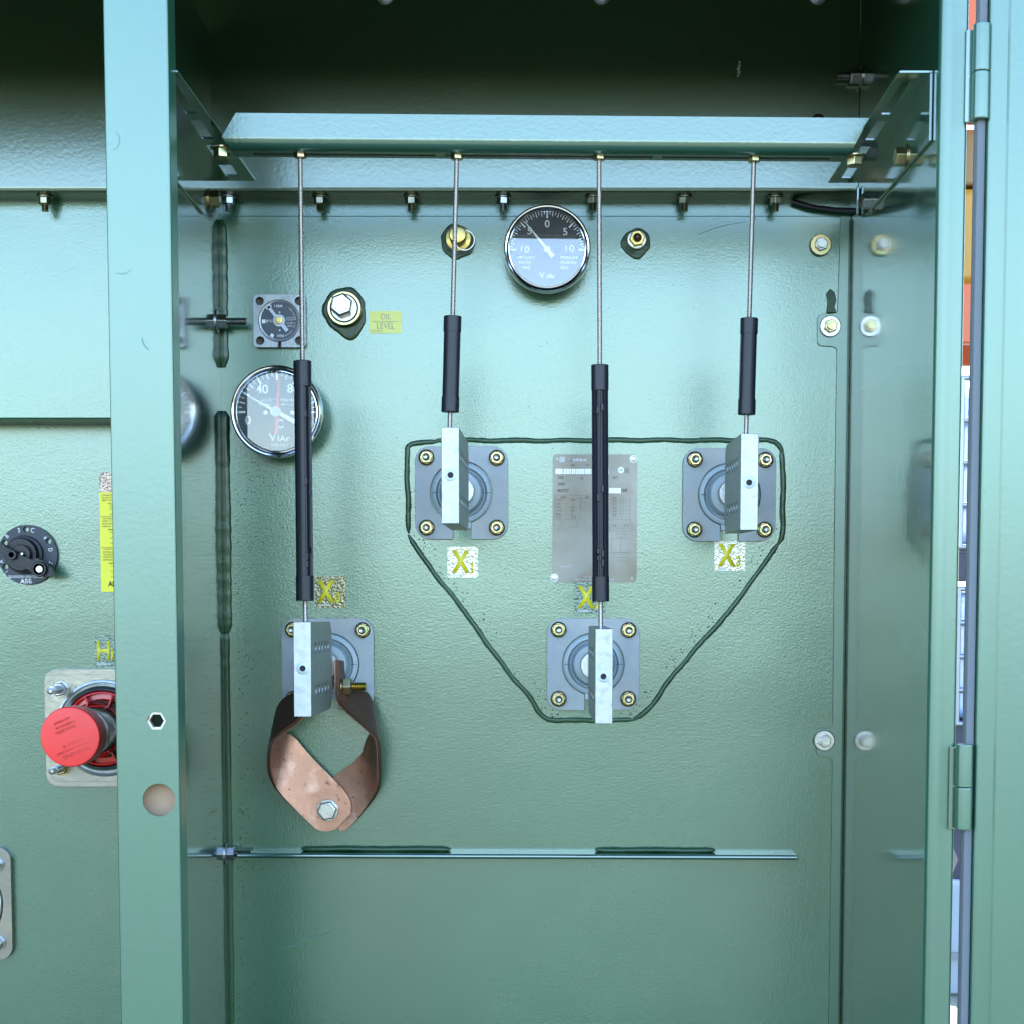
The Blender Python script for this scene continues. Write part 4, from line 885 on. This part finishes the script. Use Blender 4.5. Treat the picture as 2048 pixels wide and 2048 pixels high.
# lever
dl = .034
def lv(x, z): v = tl(x, z, dl); return (v.x, v.z)
bm = NB(); prism(bm, [lv(-110, 540), lv(-60, 440), lv(40, 450), (lv(120, 520)), lv(230, 560), lv(350, 650), lv(540, 720), lv(620, 690), lv(760, 770), lv(850, 880), lv(880, 985), lv(760, 990), lv(600, 990), lv(500, 900), lv(430, 860), lv(260, 800), lv(200, 740), lv(130, 730), lv(80, 640), lv(-20, 600)], [], -.040, -.030)
mk('lever', bm, 'black', parent=TC, bev=.0015, seg=3)
for x, z, ro, ri_ in ((185, 640, 85, 45), (630, 872, 122, 88)):
    v = tl(x, z, .044); bm = NB(); lathe(bm, Vector((v.x, -.038, v.z)), (0, -1, 0), [(tlr(ro, .04), 0), (tlr(ro, .04), .007), (tlr(ro * .93, .04), .008), (tlr(ri_, .04), .008), (tlr(ri_ * .95, .04), .002)], 40); mk('boss', bm, 'black', parent=TC)
v = tl(630, 872, .044); bm = NB(); lathe(bm, Vector((v.x, -.041, v.z)), (0, -1, 0), [(tlr(62, .04), 0), (tlr(62, .04), .0015), (tlr(52, .04), .003)], 28); box(bm, -tlr(6, .04), tlr(6, .04), -.0446, -.0440, -tlr(45, .04), tlr(45, .04), Matrix.Translation((v.x, 0, v.z)) @ Matrix.Rotation(R(10), 4, 'Y')); mk('screw', bm, 'zinc', parent=TC)
v = tl(330, 625, .044); bm = NB(); lathe(bm, Vector((v.x, -.033, v.z)), (0, -1, 0), [(tlr(45, .04), 0), (tlr(40, .04), .004), (tlr(20, .04), .0055)], 20); mk('centre_screw', bm, 'zinc', parent=TC)

# red capped bushing
c0 = P(212, 1455, Yh); HB = E('capped_bushing', c0, 'high voltage bushing with a bright red cap on a shiny square plate', 'bushing')
h_ = L(118, Yh)
bm = NB(); prism(bm, rrect(-h_, h_, -h_, h_, L(26, Yh), 7), [], -.010, -.0005)
mk('square_plate', bm, 'stainless', parent=HB, bev=.004, seg=4)
bm = NB(); prism(bm, rrect(-h_ + L(11), h_ - L(11), -h_ + L(11), h_ - L(11), L(18, Yh), 7), [], -.0112, -.0098); mk('raised_panel', bm, 'stainless', parent=HB, bev=.0006)
bm = NB(); lathe(bm, (0, 0, 0), (0, -1, 0), [(L(101), .010), (L(99), .014), (L(95), .015), (L(92), .014), (L(90), .013), (L(87), .017), (L(80), .020), (L(77), .017), (L(75), .012)], 72, 0, False, False); mk('retaining_ring', bm, 'zinc', parent=HB)
bm = NB(); lathe(bm, (0, 0, 0), (0, -1, 0), [(L(76), .010), (L(76), .020), (L(73), .021), (L(71), .014), (L(50), .016)], 60)
for a in range(0, 360, 45):
    m_ = Matrix.Rotation(R(a + 20), 4, 'Y'); box(bm, -.001, .001, -.030, -.012, L(50), L(73), m_)
mk('red_insert', bm, 'reddark', parent=HB)
cc_ = P(139.7, 1474, Yh - .232) - c0
axv = Vector((cc_.x, cc_.y, cc_.z)); axn = axv.normalized()
# the insulator runs square to the wall, its far end displaced slightly by sag
ln_ = axv.length
ax_ = Vector((0, -1, 0)); cpos = P(139.7, 1474, Yh - .16); cpos = cpos - c0
bm = NB(); o0 = Vector((0, 0, 0)); e = Vector((cpos.x, 0, cpos.z))
tilt = cpos.normalized(); lnn = cpos.length
lathe(bm, o0, tilt, [(L(62), .010), (L(60), .022), (L(50), .026), (L(54), .045), (L(56), .06), (L(52), .075), (L(53), .10), (L(52), .12), (L(50), lnn - .012)], 64); mk('glossy_insulator', bm, 'brown', parent=HB, ang=60)
bm = NB(); rc = L(60.8, Yh - .16); lathe(bm, o0, tilt, [(rc * .965, lnn - .034), (rc, lnn - .030), (rc, lnn - .003), (rc * .985, lnn - .001), (rc * .95, lnn), (rc * .5, lnn + .0006), (rc * .06, lnn + .0009)], 72); cap = mk('red_cap', bm, 'red', parent=HB)
kc = 200 / 1380.0
bm = NB()
for s_t, x, z, cc in (('WARNING', 630, 1277, 58), ('SHIPPING COVER ONLY', 595, 1215, 34), ('CANNOT BE', 590, 1145, 40), ('ENERGIZED', 485, 960, 40), ('NO TOQUE', 430, 840, 32), ('CUBIERTA DE', 480, 895, 34)):
    v = P(60 + x * kc, 1320 + z * kc, Yh - .1615) - c0; text_into(bm, s_t, L(cc * kc, Yh - .16), v.x, v.z, -.1606, ang=R(180 + 23), bold=.0, thick=.0006)
mk('raised_lettering', bm, 'redtext', parent=cap, flat=True)
for z in (1, -1):
    h2_ = bpy.data.objects.new('long_stud', None); COL.objects.link(h2_); h2_.parent = HB; h2_.location = (-L(87), -.011, z * L(81))
    bm = NB(); lathe(bm, (0, 0, 0), (0, -1, 0), [(L(17), 0), (L(17), .0016)], 28); hexa(bm, (0, -.0016, 0), (0, -1, 0), L(15), .011, R(12)); mk('nut', bm, 'yzinc' if z < 0 else 'zinc', parent=h2_, bev=.0004)
    bm = NB(); thread(bm, (0, -.012, 0), (0, -1, 0), L(8.5), .030, .0016, 16); lathe(bm, (0, -.042, 0), (0, -1, 0), [(L(7), 0), (L(7), .008), (L(4.5), .0088), (L(3), .0075)], 18); mk('stud', bm, 'zinc', parent=h2_)
# lower partial bushing plate at the left edge
c0 = P(-86, 1805, Yh); LB = E('bushing_plate', c0, 'shiny square bushing plate cut off by the lower left edge', 'bushing')
h_ = L(115, Yh)
bm = NB(); prism(bm, rrect(-h_, h_, -h_, h_, L(28, Yh), 7), [], -.010, -.0005); mk('square_plate', bm, 'stainless', parent=LB, bev=.004, seg=4)
bm = NB(); lathe(bm, (0, 0, 0), (0, -1, 0), [(L(101), .010), (L(99), .014), (L(95), .015), (L(92), .014), (L(90), .013), (L(87), .017), (L(80), .020), (L(77), .017), (L(75), .010)], 72, 0, False, True); mk('retaining_ring', bm, 'zinc', parent=LB)
for z in (1, -1):
    bm = NB(); lathe(bm, (0, 0, 0), (0, -1, 0), [(L(17), 0), (L(17), .0016)], 28); hexa(bm, (0, -.0016, 0), (0, -1, 0), L(15), .009, R(12)); lathe(bm, (0, -.0106, 0), (0, -1, 0), [(L(8), 0), (L(8), .01)], 18); mk('stud_nut', bm, 'zinc', parent=LB, loc=(L(88), -.010, z * L(82)), bev=.0004)

# unseen hedge added behind the camera, dims the horizon mirrored in glossy paint
bm = NB(); random.seed(12); n_ = 160; prev = None
for i in range(n_ + 1):
    a_ = R(-75 + 150 * i / n_); rr = 34 + 1.5 * math.sin(i * .7) + random.uniform(-.6, .6); hh = 1.25 + 1.25 + .5 * math.sin(i * .21) + .35 * math.sin(i * .63 + 1) + random.uniform(-.25, .25)
    x_, y_ = rr * math.sin(a_), -rr * math.cos(a_)
    cur = [bm.verts.new((x_ * k_, y_ * k_, z_)) for k_, z_ in ((1.0, GZ), (.985 + random.uniform(-.01, .01), GZ + hh * .5), (1.0, GZ + hh * .85), (1.02, GZ + hh), (1.06, GZ + hh * .9), (1.08, GZ))]
    if prev:
        for k_ in range(5): bm.faces.new((prev[k_], prev[k_ + 1], cur[k_ + 1], cur[k_]))
    prev = cur
mk('unseen_hedge', bm, mat('unseen_hedge_leaves', (.22, .21, .12), .8, var=[(2.5, (.14, .15, .07), .4, .7)], bump=[(6, .15, 4)]), kind='stuff')

# ================================================================== THINGS SEEN THROUGH THE HINGE GAP
def rod(bm, p0, p1, r, seg=10): cyl(bm, p0, p1, r, seg=seg)
def tote(z0, z1, label):
    cx_, cy_, w_ = 1.78, 3.5, .95
    t = E('caged_tank', (cx_, cy_, z0), label, 'tank', 'caged plastic tanks behind the door gap')
    hh = z1 - z0
    bm = NB(); prism(bm, rrect(-w_ / 2 + .03, w_ / 2 - .03, .10, hh - .03, .05, 4), [], -w_ / 2 + .03, w_ / 2 - .03); mk('plastic_body', bm, 'tote', parent=t, bev=.02)
    bm = NB()
    n = 5
    for i in range(n):
        z = .1 + (hh - .12) * i / (n - 1)
        for a, b in (((-1, -1), (1, -1)), ((1, -1), (1, 1)), ((1, 1), (-1, 1)), ((-1, 1), (-1, -1))): rod(bm, (a[0] * w_ / 2, a[1] * w_ / 2, z), (b[0] * w_ / 2, b[1] * w_ / 2, z), .009)
    for i in range(7):
        for s_ in (-1, 1): rod(bm, (-w_ / 2 + w_ * (i + .02) / 6.04, s_ * w_ / 2, .1), (-w_ / 2 + w_ * (i + .02) / 6.04, s_ * w_ / 2, hh - .02), .009); rod(bm, (s_ * w_ / 2, -w_ / 2 + w_ * i / 6, .1), (s_ * w_ / 2, -w_ / 2 + w_ * i / 6, hh - .02), .009)
    mk('cage', bm, 'cage', parent=t)
    bm = NB()
    for yy in (-w_ / 2, -.05, w_ / 2 - .1): box(bm, -w_ / 2, w_ / 2, yy, yy + .1, 0, .08)
    box(bm, -w_ / 2, w_ / 2, -w_ / 2, w_ / 2, .081, .099); mk('pallet', bm, 'tarp', parent=t)
    bm = NB(); lathe(bm, (0, 0, hh - .03), (0, 0, 1), [(.12, 0), (.12, .025), (.10, .03)], 24); mk('lid', bm, 'tarp', parent=t)
S35 = (3.5 - .45 + D) / D
def zat(py): return P(1930, py, 3.02).z
tote(zat(1500) - .02, zat(1165), 'lower blue caged plastic tank seen through the hinge gap')
tote(zat(1160), zat(742), 'upper blue caged plastic tank seen through the hinge gap')
t = E('storage_crate', (1.78, 3.5, GZ), 'pale grey crate on the ground low in the hinge gap', 'crate')
zc = zat(1762)
bm = NB(); box(bm, -.5, .5, -.5, .5, 0, zc - GZ); mk('crate_body', bm, 'bluewhite', parent=t, bev=.01)
bm = NB(); zz = zat(1908) - GZ; box(bm, -.51, .51, -.51, .51, zz - .01, zz + .01); mk('crate_band', bm, 'cage', parent=t)
# two timber bearers carry the tanks above the crate with a dark tarp between
bm = NB(); bmesh.ops.create_cube(bm, size=1, matrix=Matrix.Diagonal((.95, .9, zat(1500) - .021 - zc, 1)))
bmesh.ops.subdivide_edges(bm, edges=bm.edges, cuts=5, use_grid_fill=True)
for v in bm.verts:
    if abs(v.co.x) > .3 or abs(v.co.y) > .3: v.co += Vector((random.uniform(-.02, .02), random.uniform(-.03, .03), 0))
mk('tarp_bundle', bm, 'tarp', loc=(1.78, 3.5, (zat(1500) - .021 + zc) / 2), label='dark folded tarp bundle below the blue tanks in the hinge gap', cat='tarp')
t = E('orange_rack', (1.97, 4.6, GZ), 'orange and amber steel rack high in the hinge gap', 'rack')
bm = NB()
for x_ in (-.42, .42):
    for y_ in (-.3, .3): box(bm, x_ - .05, x_ + .05, y_ - .04, y_ + .04, 0, 3.5)
for z_, h_ in ((2.17, .22), (2.98, .05), (3.28, .2)): box(bm, -.38, .38, -.34, -.28, z_, z_ + h_); box(bm, -.38, .38, .28, .34, z_, z_ + h_)
mk('rack_frame', bm, 'orange', parent=t, bev=.006)
bm = NB(); box(bm, -.37, .37, -.26, .26, 2.40, 2.76); mk('amber_bin', bm, 'amber', parent=t, bev=.03)
bm = NB(); box(bm, -.37, .37, -.26, .26, 2.77, 2.975); mk('brown_box', bm, 'tanbox', parent=t, bev=.01)
bpy.context.view_layer.update()
